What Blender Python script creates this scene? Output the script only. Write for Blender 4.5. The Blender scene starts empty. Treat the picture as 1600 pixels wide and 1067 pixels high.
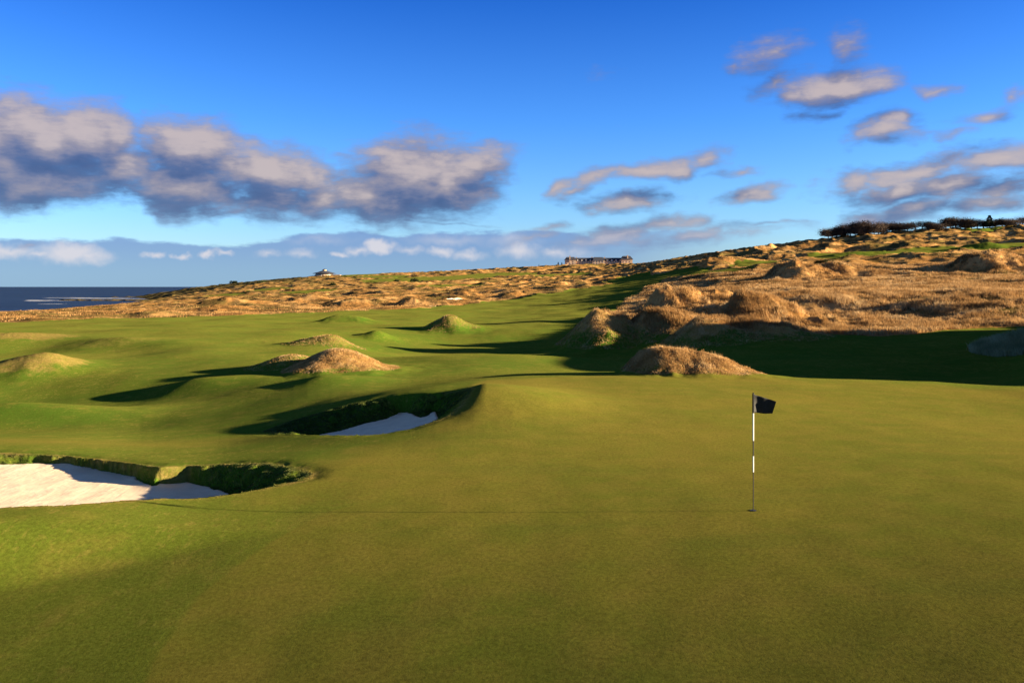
import bpy, bmesh, math, random
import numpy as np
from mathutils import Vector, Matrix
sc = bpy.context.scene
COL = sc.collection
F = 1333.3          # focal length in photo pixels (30 mm on 36 mm)
HZ = 448.0          # horizon row of the photograph
CZ = 4.1            # eye height above the hole
SEA = -14.0
# ------------------------------------------------------------ camera
cd = bpy.data.cameras.new('camera'); cam = bpy.data.objects.new('camera', cd); COL.objects.link(cam)
cd.lens = 30.0; cd.sensor_width = 36.0; cd.sensor_fit = 'HORIZONTAL'
cd.shift_y = -(533.5 - HZ) / 1600.0
cd.clip_start = 0.1; cd.clip_end = 120000
cam.location = (0, 0, CZ); cam.rotation_euler = (math.radians(90), 0, 0)
sc.camera = cam
# ------------------------------------------------------------ light
SUN_EL = math.radians(10.4)
SDIR = Vector((1.0, -0.11, 0)).normalized()
SDIR = Vector((SDIR.x * math.cos(SUN_EL), SDIR.y * math.cos(SUN_EL), math.sin(SUN_EL)))
sl = bpy.data.lights.new('sun', 'SUN'); sun = bpy.data.objects.new('sun', sl); COL.objects.link(sun)
sl.energy = 5.0; sl.angle = math.radians(0.5); sl.color = (1.0, 0.77, 0.50)
sun.rotation_euler = SDIR.to_track_quat('Z', 'Y').to_euler()
sc.view_settings.view_transform = 'Standard'; sc.view_settings.look = 'None'
sc.view_settings.gamma = 1.0; sc.view_settings.use_curve_mapping = False
sc.view_settings.exposure = 2.4

# ------------------------------------------------------------ node helper
class NT:
    def __init__(s, tree): s.t = tree; s.n = tree.nodes; s.l = tree.links
    def new(s, typ, **kw):
        n = s.n.new(typ)
        for k, v in kw.items(): setattr(n, k, v)
        return n
    def put(s, sock, v):
        if isinstance(v, bpy.types.NodeSocket): s.l.new(v, sock)
        elif v is not None:
            if isinstance(v, (tuple, list)) and sock.type == 'RGBA' and len(v) == 3: v = (*v, 1)
            sock.default_value = v
    def m(s, op, a, b=None, c=None, clamp=False):
        n = s.new('ShaderNodeMath', operation=op); n.use_clamp = clamp
        s.put(n.inputs[0], a)
        if b is not None: s.put(n.inputs[1], b)
        if c is not None: s.put(n.inputs[2], c)
        return n.outputs[0]
    def vm(s, op, a, b=None):
        n = s.new('ShaderNodeVectorMath', operation=op); s.put(n.inputs[0], a)
        if b is not None: s.put(n.inputs[1], b)
        return n.outputs['Value'] if op in ('LENGTH', 'DOT_PRODUCT') else n.outputs[0]
    def mix(s, f, a, b, blend='MIX'):
        n = s.new('ShaderNodeMix', data_type='RGBA', blend_type=blend)
        s.put(n.inputs[0], f); s.put(n.inputs[6], a); s.put(n.inputs[7], b)
        return n.outputs[2]
    def noise(s, vec, scale, detail=4, rough=.55, dist=0.0, dim='3D'):
        n = s.new('ShaderNodeTexNoise', noise_dimensions=dim)
        s.put(n.inputs['Vector'], vec); s.put(n.inputs['Scale'], scale); n.inputs['Detail'].default_value = detail
        n.inputs['Roughness'].default_value = rough; n.inputs['Distortion'].default_value = dist
        return n.outputs['Fac']
    def map(s, v, a, b, c=0.0, d=1.0, smooth=True):
        n = s.new('ShaderNodeMapRange', interpolation_type='SMOOTHSTEP' if smooth else 'LINEAR')
        s.put(n.inputs[0], v)
        for i, q in enumerate((a, b, c, d)): s.put(n.inputs[i + 1], q)
        return n.outputs[0]
    def mapping(s, vec, loc=(0, 0, 0), rot=(0, 0, 0), scale=(1, 1, 1), typ='POINT'):
        n = s.new('ShaderNodeMapping', vector_type=typ); s.put(n.inputs[0], vec)
        n.inputs[1].default_value = loc; n.inputs[2].default_value = rot; n.inputs[3].default_value = scale
        return n.outputs[0]
    def ramp(s, f, stops):
        n = s.new('ShaderNodeValToRGB'); s.put(n.inputs[0], f); e = n.color_ramp.elements
        while len(e) < len(stops): e.new(0.5)
        for i, (p, c) in enumerate(stops): e[i].position = p; e[i].color = (*c, 1)
        return n.outputs[0]

# ------------------------------------------------------------ world: Nishita sky and clouds placed by direction
def srgb(r, g, b):
    return tuple(((c / 255) / 12.92 if c / 255 <= .04045 else ((c / 255 + .055) / 1.055) ** 2.4) for c in (r, g, b))
wo = bpy.data.worlds.new("World"); sc.world = wo; wo.use_nodes = True
wo.node_tree.nodes.clear(); W = NT(wo.node_tree)
SKYS = 0.05
UNIT = 1.0 / (SKYS * 2 ** sc.view_settings.exposure)   # world colour that displays as 1.0
CLOUDS = [  # azimuth/elevation given in photo pixels: cx, cy, rx, ry, tilt(deg), weight
 (-40,245,190,105,6,1.0),(70,225,150,95,-4,1.0),(140,215,90,75,0,.95),(60,280,170,60,4,.9),(10,300,140,45,6,.8),(190,265,110,65,-5,.8),
 (300,235,110,70,-5,.95),(290,290,120,62,-6,.9),(360,255,90,62,-8,.8),(420,270,130,58,-5,.9),(420,310,120,52,0,.8),(480,275,80,55,0,.75),(500,310,90,50,0,.8),(270,325,60,40,0,.7),
 (640,280,125,85,8,1.0),(700,285,100,75,8,.95),(570,305,70,65,0,.85),(620,320,100,45,0,.8),(740,255,75,45,8,.8),(750,300,60,35,10,.65),(690,250,70,45,0,.8),
 (875,292,40,20,25,.75),(930,275,55,18,15,.75),(1010,268,110,20,2,.85),(1060,265,60,24,8,.75),(1105,250,38,26,20,.72),(1150,270,50,15,8,.6),
 (980,315,80,28,3,.9),(900,295,40,18,30,.6),(1180,300,85,20,12,.75),(1215,290,50,12,8,.6),
 (1310,135,95,42,6,1.02),(1245,150,60,25,15,.66),(1200,85,70,45,20,.62),(1325,70,50,45,40,.56),(1210,130,60,28,30,.6),(1160,100,35,30,30,.5),(1290,180,80,16,3,.55),
 (1390,200,90,38,8,.72),(1410,190,60,25,0,.7),(1455,143,45,18,3,.6),(1545,185,80,20,8,.66),(1500,210,55,16,8,.6),(1595,150,40,22,15,.6),(940,112,50,22,8,.42),
 (1420,268,170,32,12,.82),(1330,285,70,40,0,.76),(1540,248,130,30,10,.82),(1400,300,80,32,14,.84),(1470,290,120,30,5,.82),(1560,290,100,40,10,.82),(1430,330,110,30,5,.86),(1370,345,90,24,10,.8),(1540,318,100,28,4,.8),(1610,345,70,22,8,.75),
 (1040,352,110,24,10,.74),(960,368,120,26,10,.74),(1070,370,120,24,12,.7),(900,380,70,22,8,.66),(850,355,60,13,10,.55),(830,372,60,16,15,.6),(1150,365,90,22,12,.5),(1220,355,80,20,8,.45),(45,380,38,10,0,.62),
 (640,347,120,6,-3,.5),(700,352,130,5,-2,.48),(1200,347,90,6,2,.5),(250,195,60,12,0,.5),(1290,375,60,22,12,.5),
]
cg = bpy.data.node_groups.new('cloud_field', 'ShaderNodeTree')
cg.interface.new_socket('Vector', in_out='INPUT', socket_type='NodeSocketVector')
cg.interface.new_socket('Field', in_out='OUTPUT', socket_type='NodeSocketFloat')
cg.interface.new_socket('Puff', in_out='OUTPUT', socket_type='NodeSocketFloat')
G = NT(cg); gi = G.new('NodeGroupInput'); go = G.new('NodeGroupOutput'); P0 = gi.outputs[0]
# warp the domain a little so that the outlines billow
w1 = G.new('ShaderNodeTexNoise'); G.put(w1.inputs['Vector'], P0); w1.inputs['Scale'].default_value = 1.6; w1.inputs['Detail'].default_value = 3
wv = G.vm('SUBTRACT', w1.outputs['Color'], (.5, .5, .5)); wv = G.vm('MULTIPLY', wv, (.85, .26, 0)); PW = G.vm('ADD', P0, wv)
field = None
for cx, cy, rx, ry, tl, wt in CLOUDS:
    if cx < 800 and wt > .64: wt *= 1.14
    az = math.atan((cx - 800) / F); el = math.atan((HZ - cy) / F * math.cos(az)); k = math.cos(az)
    mp = G.mapping(PW, (az * F / 100, el * F / 100, 0), (0, 0, math.radians(tl)), (rx * k * k / 100 * 1.5, ry * k / 100 * 1.32, 1), 'TEXTURE')
    gt = G.new('ShaderNodeTexGradient', gradient_type='SPHERICAL'); G.put(gt.inputs[0], mp)
    v = G.m('MULTIPLY_ADD', gt.outputs['Fac'], 1.35 * wt ** .9, -.33)
    field = v if field is None else G.m('SMOOTH_MAX', field, v, .16)
nz = G.noise(G.mapping(PW, (0, 0, 0), (0, 0, math.radians(-9)), (.85, 2.1, 1)), 1.25, 9, .56)
nf = G.noise(G.mapping(P0, (7, 3, 0), (0, 0, math.radians(-12)), (.8, 2.4, 1)), 3.6, 8, .6)
fz = G.m('ADD', G.m('MULTIPLY', G.m('SUBTRACT', nz, .5), 1.0), G.m('MULTIPLY', G.m('SUBTRACT', nf, .5), .55))
G.put(go.inputs[0], G.m('ADD', field, fz)); G.put(go.inputs[1], G.m('MULTIPLY_ADD', fz, .8, field))

tc = W.new('ShaderNodeTexCoord'); D3 = tc.outputs['Generated']
sx = W.new('ShaderNodeSeparateXYZ'); W.put(sx.inputs[0], D3)
AZ = W.m('ARCTAN2', sx.outputs[0], sx.outputs[1]); EL = W.m('ARCSINE', sx.outputs[2])
cb = W.new('ShaderNodeCombineXYZ'); W.put(cb.inputs[0], W.m('MULTIPLY', AZ, F / 100)); W.put(cb.inputs[1], W.m('MULTIPLY', EL, F / 100))
PV = cb.outputs[0]
sky = W.new('ShaderNodeTexSky', sky_type='NISHITA'); sky.sun_disc = False
sky.sun_elevation = SUN_EL; sky.sun_rotation = math.atan2(SDIR.x, SDIR.y)
sky.air_density = 1.0; sky.dust_density = 0.3; sky.ozone_density = 3.0
# photographic grade of the clear sky (polarised deep blue towards the frame top, pale near the horizon)
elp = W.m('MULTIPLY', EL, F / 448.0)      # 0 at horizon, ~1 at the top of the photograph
tint = W.ramp(W.m('MULTIPLY', elp, .5), [(0.0, (.60, .70, 1.0)), (.06, (.52, .68, 1.0)), (.14, (.42, .64, 1.0)), (.28, (.24, .52, 1.0)), (.5, (.07, .30, .80)), (.64, (.20, .24, .40)), (1.0, (.38, .28, .28))])  # last stops, above the frame, warmed to make the ambient light less blue
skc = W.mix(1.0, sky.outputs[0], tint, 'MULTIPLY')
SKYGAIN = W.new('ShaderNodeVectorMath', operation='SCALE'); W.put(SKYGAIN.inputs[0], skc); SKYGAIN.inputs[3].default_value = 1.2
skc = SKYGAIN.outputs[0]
def disp(r, g, b): return tuple(c * UNIT for c in srgb(r, g, b))
# distant hazy cloud bank above the horizon
bw = W.noise(W.mapping(PV, (3, 0, 0), (0, 0, 0), (.5, 1.6, 1)), 1.3, 7, .6)
azp = W.m('MULTIPLY', AZ, F / 100)
btop = W.m('ADD', .62, W.m('ADD', W.m('MULTIPLY', W.map(azp, -4.8, -1.5), .20), W.m('MULTIPLY', W.m('SUBTRACT', bw, .5), .55)))
bm_ = W.map(W.m('MULTIPLY', EL, F / 100), W.m('SUBTRACT', btop, .02), W.m('ADD', btop, .06), 1, 0)
bm_ = W.m('MULTIPLY', bm_, W.map(azp, .8, 4.5, 1, 0)); bm_ = W.m('MULTIPLY', bm_, .8)
bcol = W.mix(W.map(W.m('MULTIPLY', EL, F / 100), .0, .75), disp(128, 175, 215), disp(118, 150, 205))
skc = W.mix(bm_, skc, bcol)
PUFFS = [(110,396,52,16,.9),(140,400,40,12,.7),(10,392,55,10,.7),(592,385,30,12,1.0),(560,392,30,8,.6),(690,392,30,9,.7),(730,398,40,9,.6),(640,390,40,8,.5),(535,398,20,5,.7),(325,398,16,6,.8),(348,396,16,5,.6),(240,400,22,5,.7),(285,401,16,5,.7),(810,390,40,16,.7),(865,395,30,12,.6),(420,397,30,7,.5),(470,394,30,8,.5),(60,398,30,8,.6),(500,375,80,10,.3),(700,375,90,12,.4),(800,375,60,14,.4),(900,395,50,12,.4)]
pf = None
pw1 = W.new('ShaderNodeTexNoise'); W.put(pw1.inputs['Vector'], PV); pw1.inputs['Scale'].default_value = 5; pw1.inputs['Detail'].default_value = 5
PP = W.vm('ADD', PV, W.vm('MULTIPLY', W.vm('SUBTRACT', pw1.outputs['Color'], (.5, .5, .5)), (.35, .22, 0)))
for cx, cy, rx, ry, wt in PUFFS:
    az = math.atan((cx - 800) / F); el = math.atan((HZ - cy) / F * math.cos(az))
    mp = W.mapping(PP, (az * F / 100, el * F / 100, 0), (0, 0, 0), (rx / 100 * 1.2, ry / 100 * 1.4, 1), 'TEXTURE')
    gt = W.new('ShaderNodeTexGradient', gradient_type='SPHERICAL'); W.put(gt.inputs[0], mp)
    v = W.m('MULTIPLY', gt.outputs['Fac'], wt)
    pf = v if pf is None else W.m('MAXIMUM', pf, v)
skc = W.mix(W.map(pf, .05, .75, 0, .85), skc, disp(225, 222, 228))
# the cumulus
a = W.new('ShaderNodeGroup'); a.node_tree = cg; W.put(a.inputs[0], PV)
b = W.new('ShaderNodeGroup'); b.node_tree = cg; W.put(b.inputs[0], W.vm('ADD', PV, (.08, .34, 0)))
dens = W.m('MULTIPLY', W.map(a.outputs[0], -.02, .58), W.map(a.outputs[0], .1, .8, .82, 1.0))
thick = W.map(a.outputs[0], .12, .85)
relief = W.m('SUBTRACT', a.outputs[1], b.outputs[1])       # + at the upper edges, - at the bases
lit = W.map(relief, -.58, .66)
lit = W.m('MULTIPLY', lit, W.map(a.outputs[0], .1, .85, .68, 1.0))
ccol = W.ramp(lit, [(0.0, srgb(66, 84, 130)), (.22, srgb(86, 100, 142)), (.45, srgb(122, 124, 152)), (.72, srgb(154, 146, 158)), (1.0, srgb(200, 184, 180))])
cs = W.new('ShaderNodeVectorMath', operation='SCALE'); W.put(cs.inputs[0], ccol); cs.inputs[3].default_value = UNIT
elu = W.m('MULTIPLY', EL, F / 100)
# clouds low in the sky are farther off and paler
ccol2 = W.mix(W.map(elu, .5, 1.3, .55, 0), cs.outputs[0], disp(160, 185, 222))
skc = W.mix(W.m('MULTIPLY', dens, .93), skc, ccol2)
bg = W.new('ShaderNodeBackground'); W.put(bg.inputs[0], skc); bg.inputs[1].default_value = SKYS
ow = W.new('ShaderNodeOutputWorld'); W.l.new(bg.outputs[0], ow.inputs[0])
wo.cycles.sampling_method = 'MANUAL'; wo.cycles.sample_map_resolution = 256

# ------------------------------------------------------------ tagging helpers
def tag(o, label=None, cat=None, group=None, kind=None):
    if label: o['label'] = label
    if cat: o['category'] = cat
    if group: o['group'] = group
    if kind: o['kind'] = kind
    return o
def empty(name, loc, rz=0):
    o = bpy.data.objects.new(name, None); COL.objects.link(o); o.location = loc; o.rotation_euler.z = rz; o.empty_display_size = .1
    return o
def mesh_obj(name, verts, faces, mats=None, parent=None, smooth=False, midx=None):
    me = bpy.data.meshes.new(name); me.from_pydata([tuple(v) for v in verts], [], faces); me.update()
    for m in (mats if isinstance(mats, (list, tuple)) else [mats]): me.materials.append(m)
    if smooth: me.polygons.foreach_set('use_smooth', [True] * len(me.polygons))
    if midx is not None: me.polygons.foreach_set('material_index', midx)
    o = bpy.data.objects.new(name, me); COL.objects.link(o)
    if parent: o.parent = parent
    return o
def np_mesh(name, V, Fc, mats, smooth=True):
    """V (n,3) float, Fc (m,k) int"""
    me = bpy.data.meshes.new(name); n, k = Fc.shape
    me.vertices.add(len(V)); me.vertices.foreach_set('co', V.astype(np.float32).ravel())
    me.loops.add(n * k); me.loops.foreach_set('vertex_index', Fc.astype(np.int32).ravel())
    me.polygons.add(n); me.polygons.foreach_set('loop_start', np.arange(0, n * k, k, dtype=np.int32))
    me.polygons.foreach_set('loop_total', np.full(n, k, dtype=np.int32))
    if smooth: me.polygons.foreach_set('use_smooth', np.ones(n, dtype=bool))
    me.update(calc_edges=True)
    for m in mats: me.materials.append(m)
    o = bpy.data.objects.new(name, me); COL.objects.link(o)
    return o

# ------------------------------------------------------------ numpy noise
RS = np.random.RandomState(7)
_perm = RS.permutation(256); _perm = np.concatenate([_perm, _perm, _perm])
_ga = RS.rand(256) * 2 * np.pi; _gx = np.cos(_ga); _gy = np.sin(_ga)
def pnoise(x, y, seed=0):
    x = x + seed * 17.31; y = y + seed * 9.77
    xi = np.floor(x).astype(np.int64); yi = np.floor(y).astype(np.int64)
    xf = x - xi; yf = y - yi; u = xf * xf * xf * (xf * (xf * 6 - 15) + 10); v = yf * yf * yf * (yf * (yf * 6 - 15) + 10)
    def g(ix, iy, dx, dy):
        h = _perm[_perm[ix & 255] + (iy & 255)]
        return _gx[h] * dx + _gy[h] * dy
    n00 = g(xi, yi, xf, yf); n10 = g(xi + 1, yi, xf - 1, yf); n01 = g(xi, yi + 1, xf, yf - 1); n11 = g(xi + 1, yi + 1, xf - 1, yf - 1)
    return (n00 * (1 - u) + n10 * u) * (1 - v) + (n01 * (1 - u) + n11 * u) * v
def fbm(x, y, octv=4, seed=0, gain=.5):
    s = 0; a = 1.0; f = 1.0
    for i in range(octv): s = s + a * pnoise(x * f, y * f, seed + i * 3); a *= gain; f *= 2.03
    return s
def sstep(e0, e1, x):
    t = np.clip((x - e0) / (e1 - e0), 0, 1); return t * t * (3 - 2 * t)
def pchip(xs, ys, x):
    xs = np.asarray(xs, float); ys = np.asarray(ys, float); h = np.diff(xs); d = np.diff(ys) / h
    m = np.zeros_like(ys); m[0] = d[0]; m[-1] = d[-1]
    for i in range(1, len(xs) - 1):
        if d[i - 1] * d[i] > 0:
            w1 = 2 * h[i] + h[i - 1]; w2 = h[i] + 2 * h[i - 1]; m[i] = (w1 + w2) / (w1 / d[i - 1] + w2 / d[i])
    x = np.clip(x, xs[0], xs[-1]); i = np.clip(np.searchsorted(xs, x) - 1, 0, len(xs) - 2); t = (x - xs[i]) / h[i]
    return ((2 * t**3 - 3 * t**2 + 1) * ys[i] + (t**3 - 2 * t**2 + t) * h[i] * m[i] + (-2 * t**3 + 3 * t**2) * ys[i + 1] + (t**3 - t**2) * h[i] * m[i + 1])

# ------------------------------------------------------------ the lie of the land
def p(D, py): return (D, CZ - (py - HZ) * D / F)
N0 = [(1.2, -.02), (6, 0), (12, 0)]
PROF = {
 -500: N0 + [(16,-.1),(23.6,-.5),(30,-1.1),(40,-1.4),(50,-1.2),p(60,548),p(85,524),p(120,514),p(190,500),p(300,496),p(420,493),(560,-15),(700,-20),(4000,-24)],
 0: N0 + [(16,-.06),(23.6,-.46),(29,-1.0),(36,-1.9),(45,-2.3),(50,-1.9),p(60,568),p(71,555),p(85,526),p(120,513),p(190,496),p(300,492),p(450,489),p(580,487.5),(680,-17),(900,-22),(4000,-24)],
 120: N0 + [(16,-.06),(23.6,-.5),(30,-1.1),(37,-1.9),(46,-2.2),(51,-1.7),p(60,572),p(71,558),p(85,525),p(120,511),p(190,495),p(300,489),p(450,486),p(600,482),p(700,479.5),(800,-17),(1000,-22),(4000,-24)],
 200: N0 + [(17,-.08),(25,-.7),(30,-1.2),(38,-1.9),(46,-2.0),(52,-1.5),p(60,569),p(71,555),p(85,524),p(120,510),p(190,494),p(300,488),p(450,483),p(600,478),p(800,474),(960,-14.6),(1200,-20),(1450,-18),(1560,-15),(1700,-20),(4000,-24)],
 300: N0 + [(17.8,-.1),(25,-.7),(30,-1.1),(40,-1.6),(48,-1.5),p(60,564),p(72,540),p(90,520),p(120,509),p(190,493),p(300,483),p(450,477),p(600,470),p(800,465),p(1050,460),p(1350,451.5),p(1500,449),(1650,-15),(2000,-22),(4000,-24)],
 400: N0 + [(18,0),(25,-.6),(30,-.92),(40,-1.15),(48,-1.05),p(60,561),p(72,541),p(90,522),p(120,509),p(190,492),p(300,479),p(450,470),p(600,464),p(850,455),p(1100,447),p(1350,440.5),p(1500,440),(1900,-8),(2400,-22),(4000,-24)],
 500: N0 + [(20,0),(25,-.42),(30,-.6),(38,-.7),(46,-.7),p(60,562),p(72,543),p(90,523),p(120,510),p(190,490),p(300,478),p(450,466),p(600,458),p(850,448),p(1100,439),p(1450,431),(2000,5),(4000,-20)],
 600: N0 + [(20,0),(25,-.16),(31,-.16),(38,-.55),(50,-1.0),p(60,561),p(68,556),p(82,551),p(95,532),p(110,514),p(125,508),p(150,502),p(190,491),p(250,483),p(330,475),p(450,461),p(600,452),p(850,444),p(1100,435),p(1450,428),(2000,12),(4000,-5)],
 700: N0 + [(20,.0),(25,.06),(29,.2),(33,.12),(38,-.25),(50,-.85),p(58,558),(68,-2.0),p(84,554),p(95,544),p(107,526),p(119,510),p(150,501),p(190,490),p(250,479),p(330,470),p(450,458),p(600,450),p(850,441),p(1100,432),p(1450,425),(2000,16),(4000,0)],
 800: N0 + [(20,.0),(25,.1),(29,.2),(34,.16),(42,-.2),(50,-.66),p(58,554),(68,-2.0),p(84,552),p(95,541),p(107,523),p(120,508),p(150,499),p(190,490),p(250,480),p(330,468),p(450,455),p(600,448),p(850,437),p(1100,429),p(1450,419),(2000,25),(4000,5)],
 950: N0 + [(20,.0),(28,.06),(36,.15),(42,-.05),(50,-.6),(58,-.85),(68,-1.9),p(82,552),p(92,532),p(105,514),p(120,505),p(150,494),p(190,480),p(250,466),p(330,456),p(450,446),p(600,438),p(850,430),p(1100,422),p(1450,414),(2000,35),(4000,10)],
 1100: N0 + [(20,.0),(28,.06),(36,.2),(41,.05),(48,-.9),(56,-1.1),p(66,545),p(76,522),p(90,508),p(110,495),p(130,482),p(160,468),p(200,454),p(260,441),p(340,430),p(450,419),p(700,408),p(1100,400),(1500,36),(4000,10)],
 1300: N0 + [(20,.0),(28,.05),(37,.10),(43,-.7),(52,-1.5),p(61,560),p(70,534),p(80,516),p(98,503),p(108,474),p(116,464),p(132,458),p(155,453),p(190,446),p(250,431),p(320,416),p(450,403),p(650,389),p(900,376),(1300,50),(4000,20)],
 1450: N0 + [(20,.0),(28,.03),(36,.03),(42,-.7),(50,-1.5),p(61,556),p(70,530),p(80,513),p(92,504),p(101,471),p(109,461),p(130,455),p(155,448),p(190,440),p(250,424),p(320,411),p(450,395),p(650,379),p(900,363),(1300,60),(4000,20)],
 1600: N0 + [(20,.0),(28,.0),(34.5,.0),(40,-.7),(48,-1.3),(58,-.9),p(70,525),p(79,508),p(86,500),p(94,469),p(102,458),p(125,450),p(152,444),p(190,437),p(250,418),p(320,404),p(450,388),p(650,372),p(900,356),(1300,70),(4000,20)],
 1720: N0 + [(20,.0),(28,.0),(34.5,.0),(40,.2),(46,1.6),(55,2.8),(63,3.4),(70,3.0),(76,1.0),p(84,500),p(95,485),p(120,470),p(150,450),p(190,432),p(250,414),p(320,400),p(450,384),p(650,368),p(900,352),(1300,75),(4000,20)],
 1850: N0 + [(20,.0),(30,.0),(35.5,.1),(40,2.2),(46,5.2),(54,6.8),(61,8.2),(70,7.8),(76.5,2.2),(95,3.0),(120,4),p(150,446),p(190,430),p(250,412),p(320,398),p(450,380),p(650,364),p(900,348),(1300,75),(4000,20)],
 2300: N0 + [(18,.0),(26,.1),(31,.5),(36,3.4),(42,6.4),(52,7.6),(60,8.6),(69,8.0),(77,2.6),(95,4.0),(120,6),p(190,420),p(320,390),p(650,350),(1300,75),(4000,20)],
 3400: N0 + [(14,.0),(20,.2),(26,.8),(34,3),(52,5),(80,4.5),(120,7),p(320,380),(1300,75),(4000,20)],
}
lnD = np.arange(math.log(1.0), math.log(4200), .02)
pcs = sorted(PROF)
colsv = np.array([pchip([math.log(a_) for a_, _ in PROF[c]], [z_ for _, z_ in PROF[c]], lnD) for c in pcs])   # (ncol, nD)
pxs = np.arange(-500, 3401, 20.0)
TAB = np.array([pchip(pcs, colsv[:, j], pxs) for j in range(len(lnD))]).T      # (npx, nD)
for _ in range(12):   # soften column seams
    TAB[1:-1] = .25 * TAB[:-2] + .5 * TAB[1:-1] + .25 * TAB[2:]
def base(px, D):
    a_ = np.clip((px + 500) / 20.0, 0, len(pxs) - 1.001); b_ = np.clip((np.log(np.maximum(D, 1.0)) - lnD[0]) / .02, 0, len(lnD) - 1.001)
    i = a_.astype(int); j = b_.astype(int); u = a_ - i; v = b_ - j
    v = v * v * (3 - 2 * v) * .0 + v
    return (TAB[i, j] * (1 - u) + TAB[i + 1, j] * u) * (1 - v) + (TAB[i, j + 1] * (1 - u) + TAB[i + 1, j + 1] * u) * v
TMAX = math.tan(math.radians(62))
def to_pd(x, y):
    r = np.hypot(x, y); th = np.arctan2(x, y)
    t = np.tan(np.clip(th, -math.radians(62), math.radians(62)))
    return 800 + F * t, r * np.cos(np.clip(th, -math.radians(62), math.radians(62)))
def world_xy(px, D): return ((px - 800) / F * D, D)
def hit(px, py, dmin=5):
    """first place where the sight line through a photo point meets the land"""
    for D in np.exp(np.arange(math.log(dmin), math.log(3000), .004)):
        z = float(base(np.array([px]), np.array([D]))[0])
        if HZ + F * (CZ - z) / D <= py: return D
    return 3000.
# mounds: px, D, row of the crest, half width left, right (m), half depth near, far (m), crest flatness, roughness 0..1
MOUNDS = [
 (524,50,546,3.0,3.7,3.4,4.0,1.15,.5), (455,53,556,2.8,2.5,2.6,3,1.1,.3),
 (520,78,522,4.6,3.0,4,5,1.1,.5), (430,80,531,6,5,4,5,1.0,.4),
 (700,113,494,3.4,4.2,4,5,1.2,.5), (530,138,492,4,7,6,8,1.1,.5),
 (1035,40.5,542,1.7,3.0,2.4,2.8,1.8,.6), (1095,40,551,2.2,2.9,2.2,2.4,1.2,.6), (1010,41,545,1.1,1.6,1.8,1.8,1.4,.6),
 (65,56,553,5,3.4,4,4.5,1.1,.5), (30,84,520,4.5,7,5,6,1.2,.4), (190,78,528,6,5,5,6,1.0,.4), (10,38,627,6,9,3.5,5,1.0,.1),(-60,84,520,8,8,5,6,1.2,.4),
 (762,29.5,606,1.3,3.8,4.0,3.6,1.25,.0), (505,43.5,588,2.2,4,2.2,2.8,1.0,0), (300,47,592,3,5,2.5,4,1.0,0),
 (590,96,516,2.5,2.5,3,4,1.0,.2),
 (932,85,488,4.0,6,8.5,6,1.0,.4), (1005,85,492,3,7,8.5,6,1.1,.4),
 (1092,72,501,3.2,6,6,5,1.1,.4), (1170,73,508,3,7,5.5,4,1.1,.5),
 (1165,93,463,3.0,10,5,8,1.15,1), (1105,93,484,4,5,5,6,1.0,1),
 (1035,128,455,3,9,5,9,1.4,.8), (1100,130,458,6,8,5,9,1.2,.8),
 (1240,235,409,9,16,12,14,1.3,1), (1300,240,411,12,16,12,14,1.0,1), (1525,240,397,7,30,12,16,1.3,1), (1650,240,394,20,26,12,16,1.0,1),
 (1480,160,443,5,10,5,9,1.0,.8), (1240,112,462,8,12,6,8,1.0,.8),
 (1605,62,528,3.6,5,4.5,6,1.0,.9),
 (640,285,462,10,16,9,14,1.1,1), (560,270,463,12,10,10,12,1.1,1), (800,360,452,16,14,12,16,1.0,1), (430,255,476,16,14,9,14,1.0,1),
 (150,200,487,9,10,7,10,1.1,1), (60,205,489,9,12,7,10,1.1,1), (240,188,485,8,12,7,10,1.1,1), (210,230,483,10,14,9,12,1.1,1),
(1000,520,427,18,22,14,18,1.0,1),(905,540,434,16,16,14,18,1.0,1),(530,300,467,14,12,9,12,1.1,1),(345,235,477,12,10,8,10,1.1,1),(350,330,466,12,14,9,12,1.1,1),(720,400,455,12,14,9,12,1.1,1),(480,380,462,12,16,9,12,1.1,1),
 (1330,470,393,16,24,14,18,1.2,1),(1420,560,378,14,30,14,18,1.2,1),(1530,470,380,14,26,14,18,1.2,1),(1290,620,382,16,30,14,18,1.2,1),(1120,480,405,20,26,14,18,1.2,1),(1210,520,394,16,26,14,18,1.2,1),(1180,760,386,16,30,20,24,1.2,1),(1390,760,369,16,36,20,24,1.2,1),(1550,700,363,16,36,20,24,1.2,1),(1090,820,398,18,30,20,24,1.2,1),
]
MB = []
for px, D, py, wl, wr, dn, df, pw, rg in MOUNDS:
    z = CZ - (py - HZ) * D / F; b0 = float(base(np.array([float(px)]), np.array([float(D)]))[0])
    MB.append(((px - 800) / F * D, D, max(z - b0, .15), wl, wr, dn, df, pw, rg))
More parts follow.
